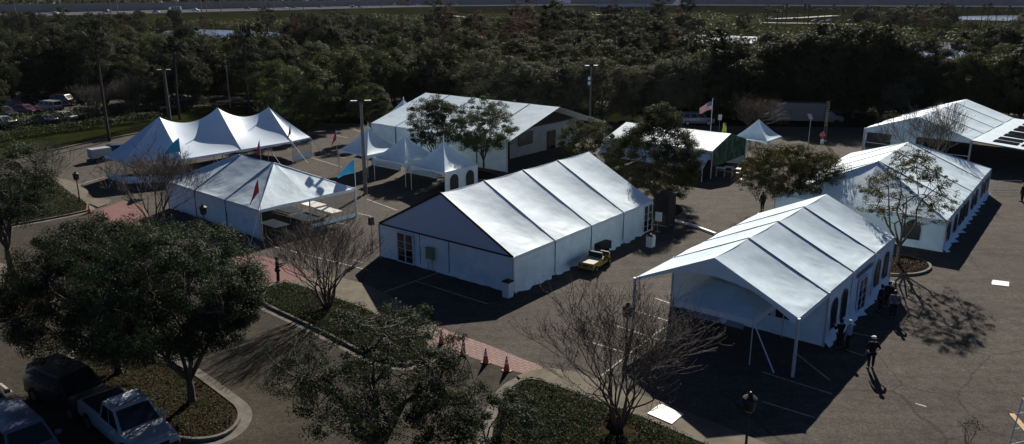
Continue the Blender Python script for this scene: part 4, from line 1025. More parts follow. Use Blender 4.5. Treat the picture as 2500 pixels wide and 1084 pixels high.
fill([(95, 58, .6, .95), (86, 58, .55, .9)], Z3, [('oak', 3), ('dark', 2), ('red', 1.2), ('olive', 3), ('pine', .8)])
fill([(80, 50, .5, .9), (70, 50, .6, .95)], Z3, [('oak', 2), ('dark', 2), ('olive', 3), ('red', .6)])
for px, py, s, kd in ((2060, 150, .9, 'oak'), (1100, 150, 1.15, 'red'), (1290, 150, 1.2, 'red'), (1255, 140, 1.3, 'red'), (1330, 136, 1.1, 'red'), (1640, 165, .9, 'red'), (170, 120, 1.0, 'pine'), (655, 118, 1.0, 'pine'), (1070, 96, 1.15, 'pine'), (1420, 110, 1.2, 'dark'), (1500, 110, 1.25, 'dark'), (1560, 112, 1.2, 'dark'),
                      (1380, 118, 1.2, 'dark'), (1610, 100, 1.25, 'pine'), (1675, 96, 1.2, 'pine'), (660, 76, .9, 'red'), (500, 86, .8, 'red'), (35, 62, .7, 'red'), (1155, 122, 1.2, 'dark'), (1010, 112, .9, 'oak'), (1440, 150, 1.1, 'dark'), (1520, 152, 1.15, 'dark'), (1600, 158, 1.1, 'dark'), (1360, 160, 1.1, 'dark')):
    far_tree(kd, px, py, Z3, s)
for i in range(30):
    px = 1880+i*22+RF.uniform(-8, 8); far_tree('palm', px, RF.uniform(54, 82), 'along the distant right-hand road', RF.uniform(.9, 1.15))
for px, py in ((1872, 62), (1908, 60), (1962, 62), (1972, 60), (1995, 66), (2035, 70), (2260, 80), (205, 105), (240, 130)): far_tree('palm', px, py, 'along the distant right-hand road' if px > 1000 else Z5, 1.0)
# scrub and undergrowth between the far trees: nobody could count it
rs = np.random.RandomState(9); cs = []; csd = []
for i in range(15000):
    x = rs.uniform(-60, 2560); y = 40+rs.uniform(0, 1)**1.5*150
    hwy = np.interp(x, [0, 350, 700, 1100, 1450, 2000, 2400], [66, 58, 48, 36, 36, 38, 40])
    if y < hwy or any(x0 < x < x1 and y0-1 < y < y1+7 for x0, y0, x1, y1 in clear): continue
    p = at(x, y); nz_ = mnoise.noise(Vector((p.x*.02, p.y*.02, 1)))+.5*mnoise.noise(Vector((p.x*.07, p.y*.07, 4)))
    if nz_ < -.28: continue
    hgt = (1.6+4.5*max(0, nz_+.1))*(.5+.5*min(1, p.y/350)); k_ = 7
    cs.append(np.array([p.x, p.y, 0])+rs.normal(size=(k_, 3))*[1.5, 1.5, 0]+np.stack([np.zeros(k_), np.zeros(k_), rs.uniform(.1, 1, k_)*hgt], 1))
q = QB(); q.leaves(np.concatenate(cs), 1.15, rs, .4, .8)
tag(link('undergrowth', q.mesh('undergrowth', M['leaf'])), 'dark scrub and undergrowth filling the ground between the far trees', 'undergrowth', kind='stuff')
for i in range(46):
    x_, y_, k_ = 2040+RF.uniform(0, 560), RF.uniform(50, 78), RF.choice(['oak', 'dark', 'dark', 'grey'])
    if ok(x_, y_, 11): far_tree(k_, x_, y_, 'in the wood at the upper right corner', RF.uniform(.8, 1.2))
for i in range(26):
    x_ = RF.uniform(-40, 1060); far_tree(RF.choice(['oak', 'dark', 'olive', 'dark']), x_, np.interp(x_, [0, 1060], [76, 56])+RF.uniform(0, 10), Z3, RF.uniform(.6, 1.05))
# far-off forest beyond the highway: one mass
rs = np.random.RandomState(5); N_ = 60000
fx = rs.uniform(-1000, 1500, N_); fy = 0*fx
yb = np.interp(fx, [-400, -200, 150, 500, 1200], [470, 640, 900, 900, 860]); fy = yb+rs.uniform(70, 290, N_)
hn = np.array([16+5*mnoise.noise(Vector((a*.02, b*.02, 0)))+3*mnoise.noise(Vector((a*.09, b*.09, 3))) for a, b in zip(fx, fy)])
q = QB(); q.leaves(np.stack([fx, fy, hn*rs.uniform(.15, 1, N_)**.6*1.1], 1), 3.6, rs, .3, .8)
tag(link('far_forest', q.mesh('far_forest', M['leaf_dark'])), 'dark forest mass beyond the highway along the top edge', 'forest', kind='stuff')
#EOF_PART2
def text_obj(name, body, size, m, parent, loc):
    fc = bpy.data.curves.new(name, 'FONT'); fc.body = body; fc.size = size; fc.align_x = 'CENTER'; fc.extrude = .006
    tmp = bpy.data.objects.new('tmp', fc); COL.objects.link(tmp); bpy.context.view_layer.update()
    me = bpy.data.meshes.new_from_object(tmp); bpy.data.objects.remove(tmp); me.materials.append(m) if not me.materials else None
    o = bpy.data.objects.new(name, me); COL.objects.link(o); o.parent = parent; o.location = loc; o.rotation_euler = (pi/2, 0, 0); return o
# ------------------------------------------------------------------ highway, noise wall, bridge
HZ = 6.0
hw = [at(x, y, HZ) for x, y in ((-700, 62), (0, 42), (350, 34), (700, 25), (1100, 15.5), (1450, 13), (1600, 13), (2000, 15), (2400, 17), (2900, 19))]
def off(i, d):
    a = hw[max(0, i-1)]; b = hw[min(len(hw)-1, i+1)]; t = (b-a).normalized(); return hw[i]+Vector((-t.y, t.x, 0))*d
def strip(mb, d0, z0, d1, z1, i0=0, i1=None, m=0):
    for i in range(i0, (i1 if i1 is not None else len(hw)-1)):
        a, b, c, d = off(i, d0), off(i+1, d0), off(i+1, d1), off(i, d1)
        mb.add([(a.x, a.y, z0), (b.x, b.y, z0), (c.x, c.y, z1), (d.x, d.y, z1)], [(0, 1, 2, 3)], m)
rd = MB(); strip(rd, 0, HZ, 80, HZ); struct('highway', rd, M['hway'])
em = MB(); strip(em, -16, -.05, 0, HZ-.02, 0, 5); strip(em, -16, -.05, 0, HZ-.02, 6); strip(em, 80, HZ-.02, 105, -.05); struct('embankment', em, M['embank'])
nw = MB()
for i in range(len(hw)-1):
    a, b, c, d = off(i, 79.4), off(i+1, 79.4), off(i+1, 79.9), off(i, 79.9)
    nw.prism([a, b, c, d], HZ, HZ+5.2)
tag(obj('noise_wall', nw, M['barrier']), 'long blue-grey noise wall along the far side of the highway', 'noise wall')
gr = MB()
for i in range(len(hw)-1):
    for d0 in (.3, 40):
        a, b, c, d = off(i, d0), off(i+1, d0), off(i+1, d0+.3), off(i, d0+.3); gr.prism([a, b, c, d], HZ+.02, HZ+.45)
tag(obj('guard_rail', gr, M['rail']), 'pale concrete barrier running along the near side of the highway', 'barrier')
br = thing('bridge', 'highway bridge with pale girder and slim columns over a side road', 'bridge', (0, 0, 0))
a, b = hw[5], hw[6]; dv = (b-a).normalized(); nv = Vector((-dv.y, dv.x, 0)); bl = (b-a).length
obj('girder', MB().prism([a-nv*.6, b-nv*.6, b+nv*.1, a+nv*.1], HZ-1.5, HZ+1.0), M['rail'], br)
for k in range(5):
    p = a+dv*bl*(.1+.2*k)+nv*6; obj('column', MB().box((p.x, p.y, (HZ-1.5)/2), (1.0, 1.0, HZ-1.5)), M['rail'], br)
for p, q in ((a-dv*9, a), (b, b+dv*9)):
    obj('abutment', MB().prism([p-nv*.5, q-nv*.5, q+nv*30, p+nv*76], 0, HZ-.1), M['rail'], br)
def far_road(pts, wd=7, z=.06):
    P_ = [at(*p) for p in pts]; s = MB()
    for a, b in zip(P_[:-1], P_[1:]):
        t = (b-a).normalized(); n = Vector((-t.y, t.x, 0))*wd/2; s.sheet([a-n+Vector((0, 0, z)), b-n+Vector((0, 0, z)), b+n+Vector((0, 0, z)), a+n+Vector((0, 0, z))])
    struct('road', s, M['road'])
far_road([(1380, 38), (1480, 35), (1560, 37), (1620, 40)], 9); far_road([(1820, 54), (1900, 56), (2000, 57), (2110, 60)], 8); far_road([(1880, 46), (1960, 43), (2040, 38)], 8, .07); far_road([(1690, 58), (1760, 60), (1830, 58)], 6)
far_road([(1080, 36), (1120, 40), (1160, 44)], 5); far_road([(2320, 78), (2420, 80)], 6)
sp = thing('light_pole', 'thin pale light pole standing along the highway', 'light pole', off(3, -2), 0, 'light poles along the highway')
obj('pole', MB().tube([(0, 0, 0), (0, 0, 14)], [.28, .2], 6), M['road'], sp); obj('lamp_arm', MB().tube([(0, 0, 13.8), (-2.4, .0, 14.3)], .14, 5), M['road'], sp)
for i, (px, z) in enumerate(((40, 1), (150, 0), (272, 1), (288, 0), (430, 1), (492, 0), (505, 1), (540, 1), (668, 1), (707, 1), (741, 1), (895, 0), (931, 1), (1085, 0), (1310, 1), (1500, 1), (1575, 1), (1727, 1), (1780, 0), (1870, 1), (1901, 1), (1955, 1), (2005, 0), (2108, 1), (2254, 1))):
    yy = np.interp(px, [0, 350, 700, 1100, 1450, 2000, 2400], [42, 34, 25, 15.5, 13, 15, 17])
    p = at(px, yy+ (2 if z else -2), HZ if px < 2050 else 0.0) if px < 2050 else at(px, 57, 0)
    if i == 0: sp.location = p; sp.scale = (1, 1, .8)
    else: c = dup(sp, p, 0); c.scale = (1, 1, .8)

# ------------------------------------------------------------------ vehicles
def hull(secs, n=0):
    """secs: list of (x, half width bottom, half width top, z bottom, z top)"""
    mb = MB(); vs = []; fs = []
    for x, wb_, wt, z0, z1 in secs:
        zm = z0+(z1-z0)*.55; c = .93
        ring_ = [(x, -wb_*c, z0), (x, -wb_, z0+(z1-z0)*.18), (x, -wb_, zm), (x, -wt, z1-.05*(z1-z0)), (x, -wt*.86, z1), (x, wt*.86, z1), (x, wt, z1-.05*(z1-z0)), (x, wb_, zm), (x, wb_, z0+(z1-z0)*.18), (x, wb_*c, z0)]
        vs += ring_
    k = 10
    for i in range(len(secs)-1):
        for j in range(k): fs.append((i*k+j, i*k+(j+1) % k, (i+1)*k+(j+1) % k, (i+1)*k+j))
    fs += [tuple(range(k))[::-1], tuple((len(secs)-1)*k+j for j in range(k))]
    return mb.add(vs, fs)
def car(label, kind, loc, rz, color, group=None, cat=None, detail=2, name='parked_car'):
    """x forward. kinds: sedan, suv, pickup, van"""
    P = dict(sedan=(4.7, .90, 1.45), suv=(4.8, .95, 1.78), pickup=(5.7, .98, 1.88), van=(5.3, 1.0, 2.2))[kind]
    L, w, h = P; f, r = L/2, -L/2
    t = thing(name, label, cat or {'sedan': 'car', 'suv': 'car', 'pickup': 'pickup truck', 'van': 'van'}[kind], loc, rz, group)
    belt = {'sedan': .92, 'suv': 1.08, 'pickup': 1.12, 'van': 1.15}[kind]; zb = {'sedan': .22, 'suv': .3, 'pickup': .42, 'van': .3}[kind]
    if kind == 'pickup':
        body = hull([(r, w*.93, w*.9, zb+.15, belt), (r+.1, w, w*.97, zb, belt+.02), (-.35, w, w*.97, zb, belt+.02), (.0, w, w*.95, zb, belt+.03), (1.25, w, w*.94, zb, belt+.02), (1.5, w, w*.92, zb, belt-.0), (f-.35, w*.97, w*.88, zb, belt-.10), (f-.08, w*.93, w*.84, zb+.02, belt-.18), (f, w*.86, w*.78, zb+.12, belt-.32)])
        cab = [(-.55, 1.16), (-.42, h), (.55, h), (1.45, 1.12)]
    elif kind == 'sedan':
        body = hull([(r, w*.84, w*.75, zb+.15, belt-.12), (r+.15, w*.93, w*.86, zb, belt+.0), (r+1.0, w, w*.92, zb, belt+.03), (0, w, w*.93, zb, belt), (1.0, w, w*.91, zb, belt-.02), (f-.5, w*.95, w*.84, zb, belt-.16), (f-.1, w*.86, w*.75, zb+.02, belt-.28), (f, w*.76, w*.66, zb+.1, belt-.42)])
        cab = [(r+.75, .94), (r+1.5, h), (.35, h), (1.25, .90)]
    else:
        body = hull([(r, w*.92, w*.88, zb+.12, belt-.02), (r+.1, w*.97, w*.95, zb, belt), (0, w, w*.96, zb, belt), (1.1, w, w*.95, zb, belt), (f-.45, w*.96, w*.88, zb, belt-.12), (f-.1, w*.88, w*.8, zb+.02, belt-.22), (f, w*.8, w*.72, zb+.1, belt-.36)])
        cab = [(r+.06, belt), (r+.35, h), (.55 if kind == 'suv' else 1.1, h), (1.35 if kind == 'suv' else 1.95, belt-.02)]
    b = obj('body', body, M['cpaint'], t, smooth=False); b.color = (*color, 1)
    # greenhouse: painted roof + pillars, with dark panes set 6 mm proud
    (x0, z0), (x1, z1), (x2, z2), (x3, z3) = cab; wl, wu = w*.93, w*.74
    g = MB(); sec = [(x0, z0-.04, wl), (x1, z1, wu), (x2, z2, wu), (x3, z3-.04, wl)]
    vs = []
    for x, z, ww in sec: vs += [(x, -ww, z), (x, ww, z)]
    g.add(vs, [(0, 2, 4, 6), (1, 7, 5, 3), (0, 1, 3, 2), (2, 3, 5, 4), (4, 5, 7, 6), (0, 6, 7, 1)])
    ro = obj('roof', g, M['cpaint'], t); ro.color = (*color, 1)
    def lerp(a, b_, k): return a+(b_-a)*k
    def pane(nm, pts, off_):
        c = MB(); c.extrude([Vector(p)+Vector(off_) for p in pts], Vector(off_)*.6); obj(nm, c, M['glass'], t)
    k0, k1 = .10, .86
    for nm, (xa, za, wa), (xb, zb_, wb2), sx in (('windscreen', sec[3], sec[2], 1), ('rear_window', sec[0], sec[1], -1)):
        lo = (lerp(xa, xb, k0), lerp(za, zb_, k0), lerp(wa, wb2, k0)*.88); hi = (lerp(xa, xb, k1), lerp(za, zb_, k1), lerp(wa, wb2, k1)*.88)
        pane(nm, [(lo[0], -lo[2], lo[1]), (lo[0], lo[2], lo[1]), (hi[0], hi[2], hi[1]), (hi[0], -hi[2], hi[1])], (sx*.008, 0, .006))
    n_side = 2 if kind in ('sedan', 'pickup') else 3
    for sy in (-1, 1):
        for i in range(n_side):
            s0, s1 = (i+.06)/n_side, (i+.94)/n_side
            def pt(s, k):
                xl = lerp(x0+.10, x3-.12, s); xu = lerp(x1+.06, x2-.02, s); x = lerp(xl, xu, k); z = lerp(lerp(z0, z3, s), z1, k); ww = lerp(wl, wu, (z-(lerp(z0, z3, s)-.04))/(z1-lerp(z0, z3, s)+.04)); return (x, sy*ww, z)
            pane('side_window', [pt(s0, .08), pt(s1, .08), pt(s1, .84), pt(s0, .84)], (0, sy*.008, .003))
    for sx, sy in ((1, 1), (1, -1), (-1, 1), (-1, -1)):
        rr = {'sedan': .33, 'suv': .38, 'pickup': .42, 'van': .36}[kind]; cx = sx*L*.315; R_ = Matrix.Translation((cx, sy*(w-.10), rr)) @ Matrix.Rotation(pi/2, 4, 'X')
        wh = obj('wheel', MB().lathe([(rr*.62, -.11), (rr*.96, -.11), (rr, -.08), (rr, .08), (rr*.96, .11), (rr*.62, .11)], n=16).xf(R_), M['tyre'], t)
        obj('rim', MB().lathe([(.02, -.115), (rr*.6, -.115), (rr*.6, .115), (.02, .115)], n=12).xf(R_), M['rim'], wh)
        if detail > 1: obj('wheel_arch', MB().lathe([(rr*1.16, -.02), (rr*1.16, .02)], n=16).xf(Matrix.Translation((cx, sy*(w-.012), rr)) @ Matrix.Rotation(pi/2, 4, 'X')), M['black_m'], t)
    if detail:
        for sy in (-1, 1):
            obj('headlight', MB().box((f-.13, sy*w*.66, belt-.34), (.22, .34, .14)), M['lampw'], t)
            obj('tail_light', MB().box((r+.06, sy*w*.82, belt-.18), (.14, .14, .34 if kind != 'sedan' else .14)), M['lampr'], t)
            m_ = obj('mirror', MB().box((x3-.35, sy*(w+.10), belt+.10), (.14, .22, .16)), M['cpaint'], t); m_.color = (*color, 1)
        obj('bumper', MB().box((f-.10, 0, zb+.14), (.26, w*1.66, .2)), M['black_m'] if kind != 'sedan' else M['cpaint'], t).color = (*color, 1)
        obj('bumper', MB().box((r+.06, 0, zb+.2), (.2, w*1.76, .2)), M['hem'] if kind == 'pickup' else M['black_m'], t)
        obj('grille', MB().box((f-.02, 0, belt-.38), (.06, w*.86, .2)), M['black'], t)
    if kind == 'pickup':
        obj('truck_bed', MB().box((-1.68, 0, belt+.026), (2.0, w*1.6, .02)), M['black_m'], t)
    return t
def ang_px(a, b):
    p, q = at(*a), at(*b); return atan2(q.y-p.y, q.x-p.x)
SIL = (.34, .36, .38)
BED = -V                                                      # parked across, noses towards the lower right
hd = atan2(BED.y, BED.x)
pk = car('silver crew-cab pickup beside the lower left planting bed, sun-dappled roof', 'pickup', at(318, 1068), hd-.06, SIL, 'vehicles parked in the lower left corner')
obj('roof_rack', MB().box((-.1, 0, 1.90), (.7, 1.1, .015)), M['hem'], pk)
car('black saloon car under the oak, lower left corner', 'suv', at(178, 985), hd+.1, (.012, .010, .012), 'vehicles parked in the lower left corner')
car('blue-grey car with a broad flat roof, cut off by the bottom left edge', 'suv', at(62, 1120), hd-.05, (.10, .125, .17), 'vehicles parked in the lower left corner')
car('pale blue car nose just showing at the left edge', 'sedan', at(-52, 1010), hd, (.22, .26, .31), 'vehicles parked in the lower left corner')
st2 = MB()
for a, b in (((0, 936), (28, 957)), ((140, 968), (230, 1050))):
    p, q = at(*a), at(*b); d = (q-p).normalized(); n = Vector((-d.y, d.x, 0))*.06; st2.sheet([p-n+Vector((0, 0, .008)), q-n+Vector((0, 0, .008)), q+n+Vector((0, 0, .008)), p+n+Vector((0, 0, .008))])
struct('parking_stripes', st2, M['paint'])
# far-left car park
G2 = 'cars in the far-left car park'; h2 = ang_px((0, 300), (300, 272))
for lab, kd, px, py, rz, c in (
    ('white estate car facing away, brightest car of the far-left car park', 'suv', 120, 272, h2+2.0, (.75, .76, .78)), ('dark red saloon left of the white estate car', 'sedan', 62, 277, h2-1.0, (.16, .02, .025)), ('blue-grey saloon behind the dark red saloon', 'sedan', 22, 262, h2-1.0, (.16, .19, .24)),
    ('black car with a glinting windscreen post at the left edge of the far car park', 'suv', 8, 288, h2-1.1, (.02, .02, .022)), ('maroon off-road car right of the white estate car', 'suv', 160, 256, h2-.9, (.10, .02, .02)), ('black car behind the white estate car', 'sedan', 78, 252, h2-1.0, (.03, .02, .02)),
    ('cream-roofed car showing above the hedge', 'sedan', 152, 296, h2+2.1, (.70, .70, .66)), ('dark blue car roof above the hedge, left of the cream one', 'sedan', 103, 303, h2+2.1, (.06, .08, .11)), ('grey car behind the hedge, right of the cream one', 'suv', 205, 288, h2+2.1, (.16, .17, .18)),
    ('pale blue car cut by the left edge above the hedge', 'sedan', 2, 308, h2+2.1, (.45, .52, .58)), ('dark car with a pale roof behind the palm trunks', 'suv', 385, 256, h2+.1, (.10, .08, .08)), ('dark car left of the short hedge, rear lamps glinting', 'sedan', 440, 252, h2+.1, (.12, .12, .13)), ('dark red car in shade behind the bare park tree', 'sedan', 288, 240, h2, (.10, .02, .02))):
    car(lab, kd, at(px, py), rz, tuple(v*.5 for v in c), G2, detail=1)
# beside the pole tent and beyond the back tents
car('dark car with its bonnet behind the left end of the pole tent', 'sedan', at(288, 382), .5, (.03, .032, .035), detail=1)
bt = thing('box_trailer', 'small white box trailer beside the left corner of the pole tent', 'trailer', at(246, 392), h2+.1)
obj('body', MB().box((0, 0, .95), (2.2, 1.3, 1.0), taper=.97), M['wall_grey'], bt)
for sy in (-1, 1): obj('wheel', MB().lathe([(.05, -.08), (.3, -.08), (.3, .08), (.05, .08)], n=12).xf(Matrix.Translation((0, sy*.8, .3)) @ Matrix.Rotation(pi/2, 4, 'X')), M['tyre'], bt)
obj('tow_bar', MB().tube([(1.2, 0, .4), (2.0, 0, .45)], .04, 5), M['steel'], bt)
car('grey-blue van-like car with a snow-white roof glare, behind the leaf-print tent', 'suv', at(1700, 304), .02, (.14, .17, .24), detail=1)
wt = thing('box_truck', 'long white box truck in the shade behind the stop sign', 'truck', at(1968, 303), -.08)
obj('cargo_box', MB().box((-1.6, 0, 1.9), (7.4, 2.3, 2.5)), M['truck'], wt); obj('cab', hull([(2.2, 1.0, .95, .5, 1.9), (3.3, 1.0, .85, .5, 1.95), (3.9, 1.0, .8, .5, 1.35), (4.9, .95, .8, .55, 1.2)]), M['truck'], wt)
obj('windscreen', MB().extrude([(3.36, -.7, 1.9), (3.36, .7, 1.9), (3.9, .7, 1.42), (3.9, -.7, 1.42)], (.03, 0, .03)), M['glass'], wt)
for x in (-4, -3, 3.9):
    for sy in (-1, 1): obj('wheel', MB().lathe([(.05, -.12), (.42, -.12), (.42, .12), (.05, .12)], n=14).xf(Matrix.Translation((x, sy*.95, .42)) @ Matrix.Rotation(pi/2, 4, 'X')), M['tyre'], wt)
# letters on the side of the truck box
for k, ch in enumerate(('A', 'L')):
    lo = text_obj('letter', ch, 1.0, M['post_dark'], wt, (-3.4+k*.8, -1.165, 1.6))
# vehicles on the highway
G3 = 'vehicles on the distant highway'
base_v = {}
def hcar(lab, kd, px, row, c, rz=0.0, z=None):
    yy = np.interp(px, [0, 350, 700, 1100, 1450, 2000, 2400], [42, 34, 25, 15.5, 13, 15, 17])-row
    p = at(px, yy, HZ) if z is None else at(px, row, 0); p.z = (HZ+.02) if z is None else .1
    if kd not in base_v:
        base_v[kd] = car(lab, kd, p, rz, c, G3, detail=0, name='car'); r = base_v[kd]
    else: r = dup(base_v[kd], p, rz, lab, G3, color=(*c, 1)); r.name = 'car'
    if z is not None: r['group'] = 'vehicles on the distant side road'
    return r
Wt = (.8, .8, .8); Dk = (.04, .05, .06); Gy = (.25, .28, .32)
for lab, kd, px, row, c in (('white saloon, leftmost car on the highway', 'sedan', 56, 5, Wt), ('white saloon, second car from the left on the highway', 'sedan', 134, 5, Wt), ('dark car on the highway between the second white car and the tanker', 'suv', 262, 5, Dk), ('grey saloon just left of the tanker truck', 'sedan', 381, 2, Gy),
    ('white car just right of the tanker truck', 'suv', 478, 3.5, Wt), ('dark saloon with pale windows right of the tanker, near the wall', 'sedan', 605, 5, Dk), ('white saloon left of the close pair of highway cars', 'sedan', 696, 4, Wt), ('dark saloon directly right of that white one on the highway', 'sedan', 719, 4, Dk),
    ('dark blue saloon on the highway above the grass bank', 'sedan', 783, 5, (.03, .05, .1)), ('white car in the far lane ahead of the brown lorry', 'suv', 857, 6, Wt), ('black saloon in the near lane ahead of the brown lorry', 'sedan', 863, 2.5, Dk), ('dark grey saloon following the black one', 'sedan', 880, 2, Gy), ('white saloon just left of the brown lorry', 'sedan', 896, 6, Wt),
    ('pale grey car just right of the brown lorry', 'suv', 1018, 4, (.5, .55, .6)), ('white saloon right of the exit ramp', 'sedan', 1114, 3.5, Wt), ('silver saloon fourth from the ramp', 'sedan', 1172, 4, (.5, .5, .5)), ('white car beside the silver saloon', 'suv', 1203, 4, Wt), ('white saloon left of the white lorry', 'sedan', 1236, 4, Wt),
    ('dark car on the bridge', 'sedan', 1548, 3, Dk), ('white car right of the bridge', 'sedan', 1604, 4, Wt), ('white saloon right of the tall pines', 'sedan', 1757, 4, Wt), ('white car, next one after the saloon right of the tall pines', 'suv', 1783, 5, Wt), ('silver car in the right half of the highway', 'sedan', 1822, 4, (.5, .5, .5)), ('white saloon above the curved side road', 'sedan', 1862, 4, Wt), ('white car near the right-hand palms', 'suv', 1888, 4, Wt), ('white saloon, rightmost car on the highway', 'sedan', 1942, 4, Wt)):
    hcar(lab, kd, px, row, c)
for lab, px, py, c in (('dark car, left of the cars on the curved side road', 1884, 46, Dk), ('black car on the curved side road beside the grass', 1940, 49, (.02, .02, .02)), ('silver car in the queue on the side road', 1990, 54, (.45, .45, .45)), ('dark car in the queue on the side road, right of the silver one', 2010, 56, Dk), ('white car at the end of the side-road queue', 2026, 53, Wt), ('small dark car far right on the side road', 2078, 53, Gy)):
    hcar(lab, 'sedan', px, py, c, z=0)
def lorry(label, px, row, c, L=12, h=3.4, tank=False, nm='lorry'):
    yy = np.interp(px, [0, 350, 700, 1100, 1450, 2000], [42, 34, 25, 15.5, 13, 15])-row; p = at(px, yy, HZ); t = thing(nm, label, 'lorry', p, 0, 'lorries on the distant highway')
    if tank: o = obj('tank', MB().lathe([(.9, -L*.36), (1.25, -L*.34), (1.25, L*.36), (.9, L*.38)], n=16).xf(Matrix.Translation((L*.08, 0, 2.1)) @ Matrix.Rotation(pi/2, 4, 'Y')), M['cpaint'], t)
    else: o = obj('cargo_box', MB().box((L*.08, 0, h/2+.5), (L*.84, 2.5, h-.9)).box((L*.08, 0, h+.12), (L*.85, 2.55, .1)), M['cpaint'], t)
    o.color = (*c, 1); o = obj('cab', hull([(-L*.5, 1.1, 1.0, .5, 1.5), (-L*.45, 1.2, 1.1, .5, 1.7), (-L*.44, 1.2, 1.1, .5, 2.7), (-L*.35, 1.2, 1.1, .5, 2.8)]), M['cpaint'], t); o.color = (.7, .7, .7, 1)
    for x in (-L*.42, L*.25, L*.35):
        for sy in (-1, 1): obj('wheel', MB().lathe([(.05, -.15), (.5, -.15), (.5, .15), (.05, .15)], n=10).xf(Matrix.Translation((x, sy*1.0, .5)) @ Matrix.Rotation(pi/2, 4, 'X')), M['tyre'], t)
lorry('tanker truck with a pale cab on the highway, left', 428, 3, (.30, .36, .42), 8.5, 3.4, True, 'tanker_truck')
lorry('brown-sided lorry with a white roof on the highway', 981, 4, (.14, .07, .06), 16, 4.2)
lorry('long white lorry on the highway left of the bridge', 1372, 3, (.6, .63, .7), 17, 4.2)
lorry('white lorry on the highway above the tall pines', 1662, 2, (.75, .75, .8), 15, 4.4)

# yellow utility cart
cart = thing('utility_cart', 'yellow flatbed utility cart with a pale wooden deck beside the central tent', 'utility cart', (at(1402, 668)+at(1450, 632))/2+Vector((.75, -.15, 0)), radians(51.8)+.1)
obj('body', MB().box((-.75, 0, .48), (1.5, 1.15, .42)).box((.45, 0, .36), (1.0, 1.15, .18)).box((1.1, 0, .52), (.34, 1.1, .48), taper=.9), M['yellow'], cart)
obj('deck', MB().box((-.75, 0, .715), (1.56, 1.2, .04)), M['bed'], cart)
obj('seat', MB().box((.18, 0, .62), (.4, 1.0, .22)).box((.0, 0, .88), (.12, 1.02, .44)), M['black_m'], cart)
obj('back_rail', MB().tube([(-.02, -.52, .72), (-.04, -.52, 1.14), (-.04, .52, 1.14), (-.02, .52, .72)], .02, 5), M['hem'], cart)
obj('steering_wheel', MB().tube([(.78+.06*sin(a)*0, .28+.17*cos(a), .98+.15*sin(a)) for a in [i*pi/5 for i in range(11)]], .015, 5, caps=False).tube([(.8, .28, .98), (1.0, .28, .7)], .02, 5), M['black'], cart)
obj('dashboard', MB().box((1.0, 0, .82), (.16, 1.05, .2)), M['black_m'], cart)
obj('grille', MB().box((-1.508, 0, .50), (.02, .34, .12)), M['black'], cart)
for sy in (-1, 1): obj('tail_light', MB().box((-1.508, sy*.44, .50), (.02, .16, .10)), M['lampr'], cart)
for x in (-1.05, .98):
    for sy in (-1, 1):
        wh = obj('wheel', MB().lathe([(.1, -.09), (.24, -.09), (.24, .09), (.1, .09)], n=14).xf(Matrix.Translation((x, sy*.55, .24)) @ Matrix.Rotation(pi/2, 4, 'X')), M['tyre'], cart)
        obj('rim', MB().lathe([(.01, -.1), (.12, -.1), (.12, .1), (.01, .1)], n=10).xf(Matrix.Translation((x, sy*.55, .24)) @ Matrix.Rotation(pi/2, 4, 'X')), M['rim'], wh)
cg = thing('lift_mast', 'dark low trailer with a curved handle parked ahead of the yellow cart', 'trailer', at(1462, 618), radians(51.8))
obj('bed', MB().box((0, 0, .62), (1.5, 1.2, .55)), M['black_m'], cg); obj('handle', MB().tube([(-.9, .5, .3), (-.9, .5, 1.25), (-.9, .15, 1.25), (-.9, .15, .3)], .03, 6), M['black'], cg)
for sy in (-1, 1): obj('wheel', MB().lathe([(.05, -.08), (.26, -.08), (.26, .08), (.05, .08)], n=12).xf(Matrix.Translation((0, sy*.66, .26)) @ Matrix.Rotation(pi/2, 4, 'X')), M['tyre'], cg)

